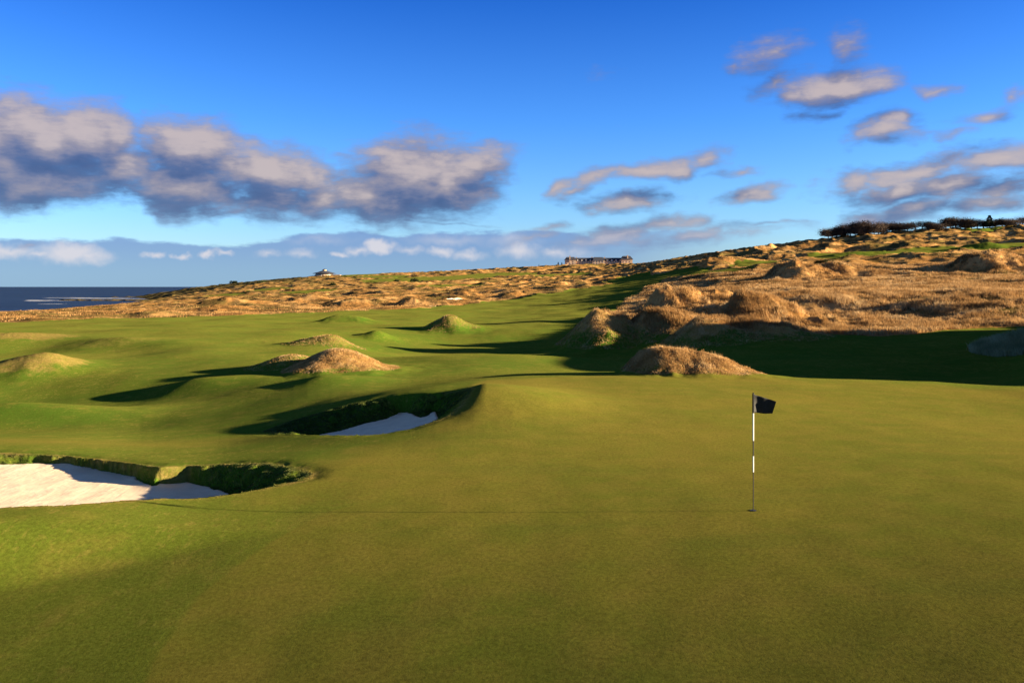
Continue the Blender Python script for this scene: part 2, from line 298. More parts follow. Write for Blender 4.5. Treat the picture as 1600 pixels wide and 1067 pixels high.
# greens and fairway inside the rough, outline in (photo column, depth)
G1 = [(-9000,.5),(-9000,165),(-300,165),(0,160),(100,160),(150,178),(250,170),(330,185),(480,200),(520,222),(640,238),(700,262),(760,305),(850,370),(900,410),(1000,470),(1040,500),(1075,420),(1030,330),(1000,250),(965,180),(930,125),(918,100),(914,89),(927,85.5),(1000,83),(1050,77),(1083,72),(1150,71),(1190,71),(1235,73),(1300,75),(1420,75),(1500,77),(1600,79),(1900,60),(3400,30),(9000,20),(9000,.5)]
def poly_sd(poly, x, y):
    """signed distance, positive inside"""
    P = np.array(poly, float); n = len(P); best = np.full(x.shape, 1e18); ins = np.zeros(x.shape, bool)
    for i in range(n):
        x0, y0 = P[i]; x1, y1 = P[(i + 1) % n]; dx, dy = x1 - x0, y1 - y0; L = dx * dx + dy * dy + 1e-12
        t = np.clip(((x - x0) * dx + (y - y0) * dy) / L, 0, 1)
        best = np.minimum(best, (x - x0 - t * dx) ** 2 + (y - y0 - t * dy) ** 2)
        if y0 != y1:
            c = ((y0 > y) != (y1 > y)) & (x < (x1 - x0) * (y - y0) / (y1 - y0) + x0); ins ^= c
    return np.where(ins, 1, -1) * np.sqrt(best)
G1s = [(a_ / 100, math.log(b_) * 6) for a_, b_ in G1]
FAIR = [ # mown patches farther off: px, py centre, half width px, half height px (photo), tilt px
 (660,436,100,3.0,-3),(770,430,80,2.5,-3),(1040,432,70,4,-3),(1120,425,60,3,-3),(1330,398,90,3.2,-6),(1450,391,80,3.0,-6),(1560,385,70,4,-5),(1370,363.5,35,1.6,0),(1530,360,60,3,0),(600,432,50,1.5,-1),(420,452,40,1.5,-1),(560,430,60,1.5,0),
 (480,455,50,1.5,-2),(350,461,40,1.3,-2),(980,437,40,3,-2),(700,447,60,1.5,-3),(880,430,50,2,-2),(1180,412,45,2,-3)]
FP = []
for cx, cy, hw, hh, tl in FAIR:
    Dn = hit(cx, cy + hh * 1.4, 60); Df = hit(cx, cy - hh * 1.2, 60); Df = max(Df, Dn * 1.06)
    FP.append((cx, math.log(Dn * Df) / 2, hw, max(.03, math.log(Df / Dn) / 2)))
def rough_mask(x, y):
    px, D = to_pd(x, y); L = np.log(np.maximum(D, .5))
    e = fbm(x * .12, y * .12, 3, 5) * .18
    sd = poly_sd(G1s, px / 100, L * 6)
    r = sstep(.10, -.10, sd + e)
    for cx, cl, hw, hl in FP:
        q = ((px - cx) / hw) ** 2 + ((L - cl) / hl) ** 2
        r = r * sstep(.7, 1.2, q + e * 2)
    return r
# bunkers: rim outline C and sand outline S as (px, D); sand plane through three points (px, D, z)
def W2(L): return [world_xy(a_, b_) for a_, b_ in L]
def zD(py, z): return F * (CZ - z) / (py - HZ)
def CS(L): return [world_xy(px, zD(py, z)) for px, py, z in L]
B1C = CS([(-330,702,-.55),(-100,704,-.53),(0,708,-.5),(100,711,-.5),(180,719,-.46),(215,721,-.36),(250,724,-.30),(290,729,-.42),(340,733,-.50),(420,736,-.42),(488,742,-.22),(482,745,-.14),(430,752,-.1),(370,762,-.1),(300,768,-.09),(250,771,-.09),(200,777,-.09),(100,789,-.08),(0,793,-.07),(-100,794,-.07),(-330,790,-.07)])
B1S = CS([(-300,728,-.76),(-100,729,-.76),(0,729,-.76),(60,726,-.74),(110,727,-.76),(145,730,-.8),(190,734,-.85),(207,744,-.9),(214,758,-.93),(238,769,-.95),(262,756,-.88),(290,751,-.8),(318,757,-.78),(345,758,-.72),(372,764,-.65)]) + CS([(372,764,-.14),(300,770,-.12),(250,773,-.12),(200,779,-.12),(100,791,-.11),(0,795,-.1),(-100,796,-.1),(-300,792,-.1)])
B2C = CS([(404,675,-.9),(440,660,-.8),(480,648,-.65),(540,633,-.4),(600,622,-.15),(650,616,.05),(700,613,.22),(728,615,.3),(735,622,.3),(722,636,.25),(700,652,.1),(640,674,-.1),(600,682,-.2),(560,688,-.35),(490,689,-.6),(430,684,-.8)])
B2S = CS([(487,684,-1.05),(508,679,-1.05),(532,678,-1.05),(570,670,-1.0),(603,665,-.95),(614,656,-.83),(624,647,-.70),(636,645,-.62),(646,650,-.60),(656,657,-.58),(666,653,-.50),(679,642,-.40)]) + CS([(683,646,-.2),(660,664,-.15),(640,672,-.2),(600,680,-.3),(560,686,-.45),(510,688,-.65)])
NOSE = CS([(228,722,-.44), (240,762,-.80)])
def bunker_far(cx, cy, hw, hh, D, dep):
    X, Y = world_xy(cx, D); a_ = hw / F * D; L = []
    for i in range(14):
        t = i / 14 * 2 * math.pi; L.append((X + a_ * math.cos(t) * (1 + .15 * math.sin(3 * t)), Y + hh * math.sin(t)))
    return L
B3C = bunker_far(718, 470, 22, 0, hit(718, 470), 1); 
BUNK = [(B1C, B1S, .50, .80), (B2C, B2S, .35, .62)]
FARB = [(718,469,20,6.0),(655,480,32,6.0)]
FB = [(world_xy(a_, hit(a_, b_)), c / F * hit(a_, b_), d) for a_, b_, c, d in FARB]
def sand_plane(which, x, y):
    if which == 0:   # beach-like floor, tilted up to the left and to the back
        return -.86 + .028 * (-(x + 8.5)) * .6 + .012 * (y - 20)
    return -1.06 + .165 * np.clip(x + 6.5, 0, 6)
def height(x, y, full=True):
    x = np.asarray(x, float); y = np.asarray(y, float)
    px, D = to_pd(x, y); z = base(px, D)
    # near green rises towards the right, tilt added to darken the foreground
    z = z + np.interp(D, [7, 9, 12, 16, 22, 28, 36, 39], [.115, .105, .075, .035, 0, -.02, -.012, 0]) * (x - 4.3) * sstep(-9, -4, x + np.interp(D, [12, 15.5], [7, 0])) * sstep(30, 14, x)
    rm = rough_mask(x, y)
    rg = np.zeros_like(z); bump = np.zeros_like(z)
    for mx, my, H, wl, wr, dn, df, pw, ro in MB:
        dx = x - mx; dy = y - my
        near = (np.abs(dx) < max(wl, wr) * 2.2) & (np.abs(dy) < max(dn, df) * 2.2)
        if not near.any(): continue
        dx = dx[near]; dy = dy[near]
        wob = 1 + (.05 + .37 * ro) * fbm(x[near] / (wl * .9), y[near] / (wl * .9), 3, 11)
        q = np.hypot(dx / np.where(dx < 0, wl, wr), dy / np.where(dy < 0, dn, df)) * wob
        g = np.exp(-np.maximum(q, 0) ** (1.75 * pw) * 1.9)
        bump[near] = np.maximum(bump[near], H * g * (1 + .24 * ro * fbm(x[near] / (1.2 + wl * .35), y[near] / (1.2 + wl * .35), 4, 21))); rg[near] = np.maximum(rg[near], g * ro)
    z = z + bump
    # dunes in the rough
    cl = sstep(880, 960, px) * sstep(1330, 1200, px) * sstep(64, 72, D) * sstep(180, 130, D)
    z = z + rm * cl * .9 * (1 - 2.4 * np.abs(fbm(x / 10, y / 9, 3, 47)) - .45)
    A1 = np.interp(D, [55, 80, 150, 300, 3000], [.12, .3, .9, 2.0, 3.0]); A2 = np.interp(D, [120, 260, 480, 800, 3000], [0, 1.2, 4.5, 7.0, 7.0])
    land = sstep(SEA - 1, SEA + 5, z)
    m = rm * land
    right = sstep(500, 1150, px)
    A2 = A2 * (.42 + .58 * right); A1 = A1 * (.8 + .2 * right)
    big = 1 - 2 * np.abs(fbm(x / 75, y / 60, 3, 31)); mid = 1 - 2.2 * np.abs(fbm(x / 33, y / 30, 3, 41))
    z = z + m * (A2 * (big - .68) + A1 * (mid - .6) * np.clip(1.2 - rg, .3, 1))
    z = z + m * (.16 * fbm(x / 2.6, y / 2.6, 3, 51) + .16 * sstep(150, 400, D) * fbm(x / 7, y / 7, 2, 57))
    # gentle roll of the mown ground
    soft = (1 - rm)
    z = z + soft * (.44 * sstep(26, 60, D) * fbm(x / 14, y / 18, 2, 61) + .04 * sstep(14, 40, D) * fbm(x / 4, y / 5, 2, 71) + .010 * fbm(x / 1.7, y / 1.7, 2, 75))
    z = z + rg * soft * .07 * fbm(x / .55, y / .55, 3, 81)
    if full:
        for k, (C, S, lip, dep) in enumerate(BUNK):
            bx = [c[0] for c in C]; by = [c[1] for c in C]
            near = (x > min(bx) - 2) & (x < max(bx) + 2) & (y > min(by) - 2) & (y < max(by) + 2)
            if not near.any(): continue
            X = x[near]; Y = y[near]; wx = X + .07 * fbm(X * 2.2, Y * 2.2, 3, 91); wy = Y + .09 * fbm(X * 2.2, Y * 2.2, 3, 95)
            dc = poly_sd(C, wx, wy); ds = poly_sd(S, wx, wy)
            t = np.clip(dc, 0, None) / (np.clip(dc, 0, None) + np.clip(-ds, 0, None) + 1e-6); t = np.clip(t + .35 * fbm(X / .6, Y / .5, 3, 97) * np.clip(t * (1 - t) * 4, 0, 1), 0, 1); t = np.where(ds > 0, 1, t) * (dc > 0)
            tt = t * t * (3 - 2 * t) * .75 + .25 * t
            floor = sand_plane(k, X, Y) - .03 + np.clip(-ds, 0, .3) * .25
            zz = z[near]
            # raised turf lip
            lipz = (-.045 * np.exp(-(dc / .30) ** 2)) * np.where(k == 0, np.clip((Y - 18.2) / 1.0, 0, 1), 1)
            if k == 0:     # turf nose standing out between the two lobes of sand
                (xa, ya), (xb, yb) = NOSE; dx, dy = xb - xa, yb - ya; tq = np.clip(((X - xa) * dx + (Y - ya) * dy) / (dx * dx + dy * dy), 0, 1)
                dn_ = np.hypot(X - xa - tq * dx, Y - ya - tq * dy); lipz = lipz + .36 * np.exp(-(dn_ / .42) ** 2) * sstep(.1, .6, dc) * sstep(0, .3, -ds)
            else: lipz = lipz * .6
            z[near] = np.where(dc > 0, zz * (1 - tt) + floor * tt, zz) + lipz
        for (cx, cy), a_, b_ in FB:
            q = np.hypot((x - cx) / a_, (y - cy) / b_); z = z - 2.2 * sstep(1.15, .6, q)
        # rocky shelf running out to sea
        for (xa, ya), (xb, yb), wd in (((-590, 1120), (-440, 1085), 18), ((-440, 1085), (-400, 1000), 30), ((-690, 1500), (-600, 1480), 25)):
            dx, dy = xb - xa, yb - ya; L = dx * dx + dy * dy; t = np.clip(((x - xa) * dx + (y - ya) * dy) / L, 0, 1)
            d = np.hypot(x - xa - t * dx, y - ya - t * dy) + 14 * fbm(x / 30, y / 30, 3, 101)
            s = sstep(wd, wd * .3, d) * (D > 900); z = np.where(s > 0, np.maximum(z, SEA - 1.5 + s * (2.6 + 1.6 * fbm(x / 8, y / 8, 3, 105))), z)
    return z
def hz(x, y): return float(height(np.array([x]), np.array([y]))[0])

# ------------------------------------------------------------ materials
def mat(name):
    m = bpy.data.materials.new(name); m.use_nodes = True; m.node_tree.nodes.clear(); n = NT(m.node_tree)
    o = n.new('ShaderNodeOutputMaterial'); b_ = n.new('ShaderNodeBsdfPrincipled'); n.l.new(b_.outputs[0], o.inputs[0]); n.bsdf = b_
    b_.inputs['Specular IOR Level'].default_value = .15; b_.inputs['Roughness'].default_value = .9
    m['nt'] = 1; return m, n
def simple(name, col, rough=.85, var=.25, scale=4.0, spec=.2, bump=0.0):
    m, n = mat(name); tcn = n.new('ShaderNodeTexCoord')
    f = n.noise(tcn.outputs['Object'], scale, 5, .6)
    c = n.mix(f, tuple(c_ * (1 - var) for c_ in col), tuple(min(1, c_ * (1 + var)) for c_ in col))
    n.put(n.bsdf.inputs['Base Color'], c); n.bsdf.inputs['Roughness'].default_value = rough; n.bsdf.inputs['Specular IOR Level'].default_value = spec
    if bump:
        bp = n.new('ShaderNodeBump'); bp.inputs['Strength'].default_value = bump; n.put(bp.inputs['Height'], f); n.put(n.bsdf.inputs['Normal'], bp.outputs[0])
    return m

M_ground, n = mat('links_turf')
geo = n.new('ShaderNodeNewGeometry'); POS = geo.outputs['Position']
at = n.new('ShaderNodeVertexColor'); at.layer_name = 'zones'; sep = n.new('ShaderNodeSeparateColor'); n.put(sep.inputs[0], at.outputs[0])
zr, zg, zb = sep.outputs[0], sep.outputs[1], sep.outputs[2]     # rough, closely mown green, tan tufty banks
za = at.outputs['Alpha']                                         # dark scrub / rock
nA = n.noise(POS, .16, 4, .6); nB = n.noise(POS, 1.1, 5, .65); nC = n.noise(POS, 14, 5, .75); nD = n.noise(POS, 60, 3, .7)
nS = n.noise(n.mapping(POS, (0, 0, 0), (0, 0, .25), (.35, 1.2, 1)), .5, 4, .6)
cgreen = n.mix(n.map(nA, .35, .65), (.104, .104, .014), (.070, .094, .010))
cgreen = n.mix(n.m('MULTIPLY', n.map(nB, .38, .66), .45), cgreen, (.130, .110, .020))
cgreen = n.mix(n.m('MULTIPLY', n.map(nS, .5, .72), .4), cgreen, (.050, .085, .010))
cfair = n.mix(n.map(nA, .36, .64), (.030, .092, .007), (.056, .100, .009))
cfair = n.mix(n.m('MULTIPLY', n.map(nB, .5, .72), .55), cfair, (.130, .130, .022))
cfair = n.mix(n.m('MULTIPLY', n.map(nS, .52, .72), .5), cfair, (.022, .064, .006))
cfair = n.mix(n.m('MULTIPLY', n.map(n.noise(n.mapping(POS, (0, 0, 0), (0, 0, 0), (1, .5, 1)), 5.5, 4, .75), .54, .66), n.map(nA, .42, .6, .15, .6)), cfair, (.200, .170, .040))
cturf = n.mix(zg, cfair, cgreen)
sp = n.map(nC, .25, .75, .55, 1.45, False); sp2 = n.map(nD, .2, .8, .7, 1.3, False)
cturf = n.mix(1.0, cturf, n.mix(0, n.m('MULTIPLY', sp, sp2), (0, 0, 0)), 'MULTIPLY')
nE = n.noise(POS, 2.6, 6, .7); nF = n.noise(POS, .07, 3, .6)
cbank = n.mix(n.map(nE, .32, .68), (.34, .19, .06), (.19, .14, .04))
cbank = n.mix(n.map(n.noise(POS, 9, 4, .7), .4, .7), cbank, (.40, .25, .10))
nG = n.noise(POS, .5, 8, .7)
crough = n.mix(n.map(nG, .34, .66), (.15, .075, .025), (.40, .20, .066))
crough = n.mix(n.map(nF, .46, .62), crough, (.42, .245, .095))
crough = n.mix(n.m('MULTIPLY', n.map(n.noise(n.mapping(POS, (0, 0, 0), (0, 0, 0), (.6, .8, 1)), .045, 5, .65), .50, .60), .8), crough, (.085, .075, .024))
crough = n.mix(n.m('MULTIPLY', n.map(n.noise(POS, .075, 5, .68), .51, .59), .85), crough, (.045, .030, .015))  # dark heather patches, strengthened in colour in place of dune shadow bands
crough = n.mix(1.0, crough, n.mix(0, n.map(nC, .2, .8, .7, 1.3, False), (0, 0, 0)), 'MULTIPLY')
cdark = n.mix(n.map(nG, .4, .6), (.030, .026, .016), (.075, .055, .030))
zr2 = n.map(n.m('ADD', zr, n.m('MULTIPLY', n.m('SUBTRACT', nE, .5), .9)), .38, .62)
zb2 = n.map(n.m('ADD', zb, n.m('MULTIPLY', n.m('SUBTRACT', nE, .5), .7)), .25, .75)
col = n.mix(zb2, cturf, cbank); col = n.mix(zr2, col, crough); col = n.mix(n.map(n.m('ADD', za, n.m('MULTIPLY', n.m('SUBTRACT', nG, .5), .8)), .4, .6), col, cdark)
n.put(n.bsdf.inputs['Base Color'], col); n.bsdf.inputs['Roughness'].default_value = 1.0; n.bsdf.inputs['Specular IOR Level'].default_value = 0.0
n.bsdf.inputs['Sheen Weight'].default_value = .045; n.bsdf.inputs['Sheen Roughness'].default_value = .6; n.bsdf.inputs['Sheen Tint'].default_value = (.75, .6, .15, 1)
bp1 = n.new('ShaderNodeBump'); bp1.inputs['Distance'].default_value = .05
n.put(bp1.inputs['Strength'], n.m('ADD', n.m('MULTIPLY_ADD', zg, -.10, .22), n.m('MULTIPLY', n.m('MAXIMUM', zr2, zb2), .5))); n.put(bp1.inputs['Height'], n.m('ADD', nC, n.m('MULTIPLY', nD, .3)))
bp2 = n.new('ShaderNodeBump'); bp2.inputs['Distance'].default_value = .35; n.put(bp2.inputs['Strength'], n.m('MULTIPLY', n.m('MAXIMUM', zr2, zb2), .6)); n.put(bp2.inputs['Height'], nE); n.l.new(bp1.outputs[0], bp2.inputs['Normal'])
n.put(n.bsdf.inputs['Normal'], bp2.outputs[0])

M_sand, n = mat('bunker_sand')
geo = n.new('ShaderNodeNewGeometry'); POS = geo.outputs['Position']
s1 = n.noise(POS, 2.0, 5, .6); s2 = n.noise(POS, 45, 4, .7); s3 = n.noise(POS, 9, 3, .6)
c = n.mix(n.map(s1, .3, .7), (.70, .575, .41), (.82, .68, .49)); c = n.mix(n.m('MULTIPLY', n.map(s2, .62, .72), .35), c, (.35, .26, .2))
n.put(n.bsdf.inputs['Base Color'], c); n.bsdf.inputs['Roughness'].default_value = .95
bp = n.new('ShaderNodeBump'); bp.inputs['Distance'].default_value = .02; bp.inputs['Strength'].default_value = .35; n.put(bp.inputs['Height'], n.m('ADD', n.m('ADD', s3, n.noise(n.mapping(POS, (0, 0, 0), (0, 0, .5), (28, 1.5, 1)), 1.0, 2, .5)), n.m('MULTIPLY', s2, .3))); n.put(n.bsdf.inputs['Normal'], bp.outputs[0])

M_sea, n = mat('sea_water')
geo = n.new('ShaderNodeNewGeometry'); POS = geo.outputs['Position']
q = n.noise(n.mapping(POS, (0, 0, 0), (0, 0, .1), (.5, 1, 1)), .012, 6, .7)
c = n.mix(n.map(q, .3, .7), (.012, .030, .080), (.022, .050, .115))
FOAM = [(-650,1330,70,16),(-560,1290,50,12),(-720,1400,60,12),(-560,1140,60,14),(-500,1160,45,10),(-640,1150,30,10),(-430,1420,80,16),(-400,1510,60,14),(-530,1480,40,12),(-480,900,14,7),(-700,880,10,6),(-590,1085,35,8),(-345,1250,40,10)]
fo = None
PW_ = n.vm('ADD', POS, n.vm('MULTIPLY', n.vm('SUBTRACT', (lambda t: (n.put(t.inputs['Vector'], POS), t.inputs['Scale'].__setattr__('default_value', .03), t.outputs['Color'])[2])(n.new('ShaderNodeTexNoise')), (.5, .5, .5)), (60, 60, 0)))
for fx, fy, a_, b_ in FOAM:
    mp = n.mapping(PW_, (fx, fy, 0), (0, 0, .1), (a_, b_ * 1.5, 1e5), 'TEXTURE'); gt = n.new('ShaderNodeTexGradient', gradient_type='SPHERICAL'); n.put(gt.inputs[0], mp)
    fo = gt.outputs['Fac'] if fo is None else n.m('MAXIMUM', fo, gt.outputs['Fac'])
fm = n.map(n.m('ADD', fo, n.m('MULTIPLY', n.m('SUBTRACT', n.noise(POS, .09, 4, .7), .5), 1.0)), .22, .42)
c = n.mix(fm, c, (.75, .78, .8))
n.put(n.bsdf.inputs['Base Color'], c); n.bsdf.inputs['Roughness'].default_value = .65; n.bsdf.inputs['Specular IOR Level'].default_value = .05
bp = n.new('ShaderNodeBump'); bp.inputs['Strength'].default_value = .6; bp.inputs['Distance'].default_value = 1.0; n.put(bp.inputs['Height'], n.noise(POS, .12, 4, .7)); n.put(n.bsdf.inputs['Normal'], bp.outputs[0])

def grass_mat(name, stops):
    m, n = mat(name); at = n.new('ShaderNodeVertexColor'); at.layer_name = 'tone'; s = n.new('ShaderNodeSeparateColor'); n.put(s.inputs[0], at.outputs[0])
    c = n.ramp(s.outputs[0], stops)
    n.put(n.bsdf.inputs['Base Color'], c); n.bsdf.inputs['Roughness'].default_value = .8; n.bsdf.inputs['Specular IOR Level'].default_value = .1
    tr = n.new('ShaderNodeBsdfTranslucent'); n.put(tr.inputs[0], c); mx = n.new('ShaderNodeMixShader'); mx.inputs[0].default_value = .3
    o = [q_ for q_ in n.n if q_.type == 'OUTPUT_MATERIAL'][0]
    n.l.new(n.bsdf.outputs[0], mx.inputs[1]); n.l.new(tr.outputs[0], mx.inputs[2]); n.l.new(mx.outputs[0], o.inputs[0])
    return m
M_straw = grass_mat('straw_grass', [(0, (.085, .05, .02)), (.35, (.22, .12, .042)), (.7, (.38, .235, .095)), (1, (.54, .39, .20))])
M_lip = grass_mat('lip_grass', [(0, (.035, .06, .015)), (.4, (.10, .12, .03)), (.75, (.22, .17, .06)), (1, (.34, .24, .10))])
M_marram = grass_mat('marram_grass', [(0, (.07, .10, .04)), (.5, (.22, .24, .12)), (1, (.42, .42, .26))])

# ------------------------------------------------------------ ground sheet
th_in = np.linspace(-math.radians(34.5), math.radians(34.5), 1000)
th_r = math.radians(34.5) + np.cumsum(np.interp(np.arange(150), [0, 150], [math.radians(.12), math.radians(1.83)]))
th_r = th_r[th_r < math.radians(179.9)]
ths = np.concatenate([-th_r[::-1], th_in, th_r])
rr = [1.3]
while rr[-1] < 3600: rr.append(rr[-1] * (1.0022 if 15.6 < rr[-1] < 33.5 else 1.006 if 8 < rr[-1] < 1600 else 1.02))
rr = np.array(rr)
TH, R = np.meshgrid(ths, rr)
X = (R * np.sin(TH)).ravel(); Y = (R * np.cos(TH)).ravel()
Z = height(X, Y)
nr, nc = len(rr), len(ths)
px, D = to_pd(X, Y)
rm = rough_mask(X, Y)
gr_sd = poly_sd([(-120,3),(330,3),(420,14),(500,18.5),(560,21.5),(660,24),(715,27),(742,31.5),(700,35),(640,36),(700,39),(850,41),(980,41.5),(1200,41),(1300,38.5),(1450,37),(1600,35.5),(3000,30),(3000,3)], px, np.clip(D, 0, 200) * 12) if False else None
gd = np.interp(px, [-900, 0, 300, 450, 560, 640, 700, 760, 900, 1185, 1300, 1450, 1600, 1800], [15.6, 15.8, 17, 18.6, 22, 24, 27, 37, 39, 39, 38, 36.8, 35.5, 34])
gmask = sstep(1.8, -1.8, D - gd + 1.5 * fbm(X / 3, Y / 3, 2, 120))
gmask = np.maximum(gmask, .75 * sstep(2.5, 0, np.abs(D - 27)) * sstep(560, 300, px))
arc = np.interp(D, [8, 9.5, 11, 13, 15, 16.5, 17.5], [195, 210, 245, 320, 430, 520, 620])
gmask = gmask * (1 - .42 * sstep(14, -14, px - arc) * sstep(17.5, 16.5, D)) + .25 * np.exp(-((px - arc) / 9) ** 2) * (D < 17)
tan = np.zeros_like(Z)
TANS = {0: .9, 1: .4, 2: .45, 3: .3, 4: .4, 5: .3, 6: .95, 7: .9, 8: .9, 9: .5, 10: .5, 11: .35, 13: .4, 18: .9, 19: .9, 20: .9, 21: .9}
for i, w in TANS.items():
    mx, my, H, wl, wr, dn, df, pw, ro = MB[i]
    q = np.hypot((X - mx) / np.where(X < mx, wl, wr), (Y - my) / np.where(Y < my, dn, df))
    tan = np.maximum(tan, w * sstep(.8 if i in (18, 19, 20, 21) else 1.15, .35 if i in (18, 19, 20, 21) else .55, q + .25 * fbm(X / 1.2, Y / 1.2, 3, 130)))
# tan fringe on bunker rims
for C, S, _, _ in BUNK:
    bx = [c_[0] for c_ in C]; by = [c_[1] for c_ in C]
    near = (X > min(bx) - 2) & (X < max(bx) + 2) & (Y > min(by) - 2) & (Y < max(by) + 2)
    dc = poly_sd(C, X[near], Y[near]); tan[near] = np.maximum(tan[near], .42 * np.exp(-((dc + .05) / .30) ** 2) * (1 if C is B1C else sstep(-3.4, -2.2, X[near])))
dark = sstep(1150, 1250, D) * sstep(520, 420, px) * sstep(SEA - 3, SEA + .2, Z) + sstep(900, 1000, D) * sstep(260, 230, px) * (Z < SEA + 6)
dark = np.clip(dark * 1.35, 0, 1.3)
# small stones and tussocks ring the shore
shore = sstep(SEA + 1.8, SEA + .6, Z); dark = np.maximum(dark, shore * .9)
idx = np.arange(nr * nc).reshape(nr, nc)
Fc = np.stack([idx[:-1, :-1], idx[:-1, 1:], idx[1:, 1:], idx[1:, :-1]], -1).reshape(-1, 4)[:, ::-1]
# close the ring behind the camera and the small disc under it
back = np.stack([idx[:-1, -1], idx[:-1, 0], idx[1:, 0], idx[1:, -1]], -1)[:, ::-1]
Fc = np.concatenate([Fc, back])
ground = np_mesh('ground', np.stack([X, Y, Z], 1), Fc, [M_ground])
ca = ground.data.color_attributes.new('zones', 'FLOAT_COLOR', 'POINT')
ca.data.foreach_set('color', np.stack([rm, gmask, tan, dark], 1).astype(np.float32).ravel())
bmg = bmesh.new(); bmg.from_mesh(ground.data); bmg.verts.ensure_lookup_table()
bmg.faces.new([bmg.verts[i] for i in range(nc)]); bmg.normal_update(); bmg.to_mesh(ground.data); bmg.free()
tag(ground, 'rolling links turf, mown green, fairways and humps of golden dunes', kind='structure')

# ------------------------------------------------------------ bunker sand sheets
for k, (C, S, _, _) in enumerate(BUNK):
    bx = [c_[0] for c_ in S]; by = [c_[1] for c_ in S]; st = .035
    gx = np.arange(min(bx) - .3, max(bx) + .3, st * 1.4); gy = np.arange(min(by) - .3, max(by) + .3, st)
    GX, GY = np.meshgrid(gx, gy); xs = GX.ravel(); ys = GY.ravel()
    wx = xs + .07 * fbm(xs * 2.2, ys * 2.2, 3, 91); wy = ys + .09 * fbm(xs * 2.2, ys * 2.2, 3, 95)
    ds = poly_sd(S, wx, wy)
    zs = sand_plane(k, xs, ys) + .012 * fbm(xs * 1.5, ys * 1.5, 3, 140) + np.where(ds > 0, .05 * np.exp(-ds / .25), 0.0) - .0
    zs = np.where(ds < 0, zs - .03 + .05 + ds * 1.5, zs)
    keep = ds > -.10
    ii = np.arange(len(xs)).reshape(GX.shape)
    q = np.stack([ii[:-1, :-1], ii[:-1, 1:], ii[1:, 1:], ii[1:, :-1]], -1).reshape(-1, 4)
    q = q[keep[q].all(1)]
    used = np.unique(q); rem = np.full(len(xs), -1); rem[used] = np.arange(len(used))
    o = np_mesh('bunker_sand', np.stack([xs, ys, zs], 1)[used], rem[q], [M_sand])
    tag(o, ['pale sunlit sand filling the large bunker at the left edge', 'shaded mauve sand in the hollow bunker left of the mound'][k], kind='structure')
for k, ((cx, cy), a_, b_) in enumerate(FB):
    vs = []; fs = []; zc = hz(cx, cy); nn = 24
    ring = []
    for i in range(nn):
        t = i / nn * 2 * math.pi
        for j, s in enumerate((.45, .8, 1.0)):
            x_ = cx + a_ * s * math.cos(t); y_ = cy + b_ * s * math.sin(t); vs.append((x_, y_, hz(x_, y_) + (.35 if s < .9 else .12)))
    vs.append((cx, cy, zc + .35))
    for i in range(nn):
        a1 = i * 3; a2 = ((i + 1) % nn) * 3; fs += [(a1, a2, len(vs) - 1)[::-1], (a1, a1 + 1, a2 + 1, a2), (a1 + 1, a1 + 2, a2 + 2, a2 + 1)]
    tag(mesh_obj('bunker_sand', vs, fs, M_sand, smooth=True), ['small white sand bunker beyond the fairway among golden dunes', 'shaded grey sand bunker beyond the fairway edge'][k], kind='structure')

# ------------------------------------------------------------ sea
vs = []; fs = []; rs = [300, 600, 1000, 1600, 3000, 8000, 25000, 90000]; nn = 96
for r in rs:
    for i in range(nn):
        t = i / nn * 2 * math.pi; vs.append((r * math.sin(t), r * math.cos(t), SEA))
for j in range(len(rs) - 1):
    for i in range(nn): fs.append((j * nn + i, (j + 1) * nn + i, (j + 1) * nn + (i + 1) % nn, j * nn + (i + 1) % nn))
sea = mesh_obj('sea', vs, fs, M_sea); tag(sea, 'dark blue sea with white surf off the rocks', kind='structure')

# ------------------------------------------------------------ grass in the rough: one mesh of blades (uncountable)
def blades(name, PX, PY, hgt, wid, nb, spread, material, tone, lean=.35, seed=1):
    rs_ = np.random.RandomState(seed); n_ = len(PX)
    bx = np.repeat(PX, nb) + rs_.randn(n_ * nb) * np.repeat(spread, nb); by = np.repeat(PY, nb) + rs_.randn(n_ * nb) * np.repeat(spread, nb)
    bz = height(bx, by); h = np.repeat(hgt, nb) * (.6 + .6 * rs_.rand(n_ * nb)); w = np.repeat(wid, nb) * (.7 + .6 * rs_.rand(n_ * nb))
    ph = rs_.rand(n_ * nb) * 2 * np.pi; la = lean * h * (.3 + rs_.rand(n_ * nb)); ld = rs_.rand(n_ * nb) * 2 * np.pi
    dx = np.cos(ph) * w / 2; dy = np.sin(ph) * w / 2; tx = np.cos(ld) * la - .08 * h; ty = np.sin(ld) * la
    V = np.stack([np.stack([bx - dx, by - dy, bz - .03], 1), np.stack([bx + dx, by + dy, bz - .03], 1),
                  np.stack([bx + dx * .8 + tx * .4, by + dy * .8 + ty * .4, bz + h * .6], 1), np.stack([bx - dx * .8 + tx * .4, by - dy * .8 + ty * .4, bz + h * .6], 1),
                  np.stack([bx + tx, by + ty, bz + h], 1)], 1).reshape(-1, 3)
    b5 = (np.arange(n_ * nb) * 5)[:, None]
    T = np.concatenate([b5 + np.array([0, 1, 2]), b5 + np.array([0, 2, 3]), b5 + np.array([3, 2, 4])])
    o = np_mesh(name, V, T, [material], smooth=False)
    tn = np.repeat(np.clip(np.repeat(tone, nb) + rs_.randn(n_ * nb) * .10, 0, 1), 5)
    c4 = np.stack([tn, tn, tn, np.ones_like(tn)], 1)
    o.data.color_attributes.new('tone', 'FLOAT_COLOR', 'POINT').data.foreach_set('color', c4.astype(np.float32).ravel())
    return o
rs_ = np.random.RandomState(3)
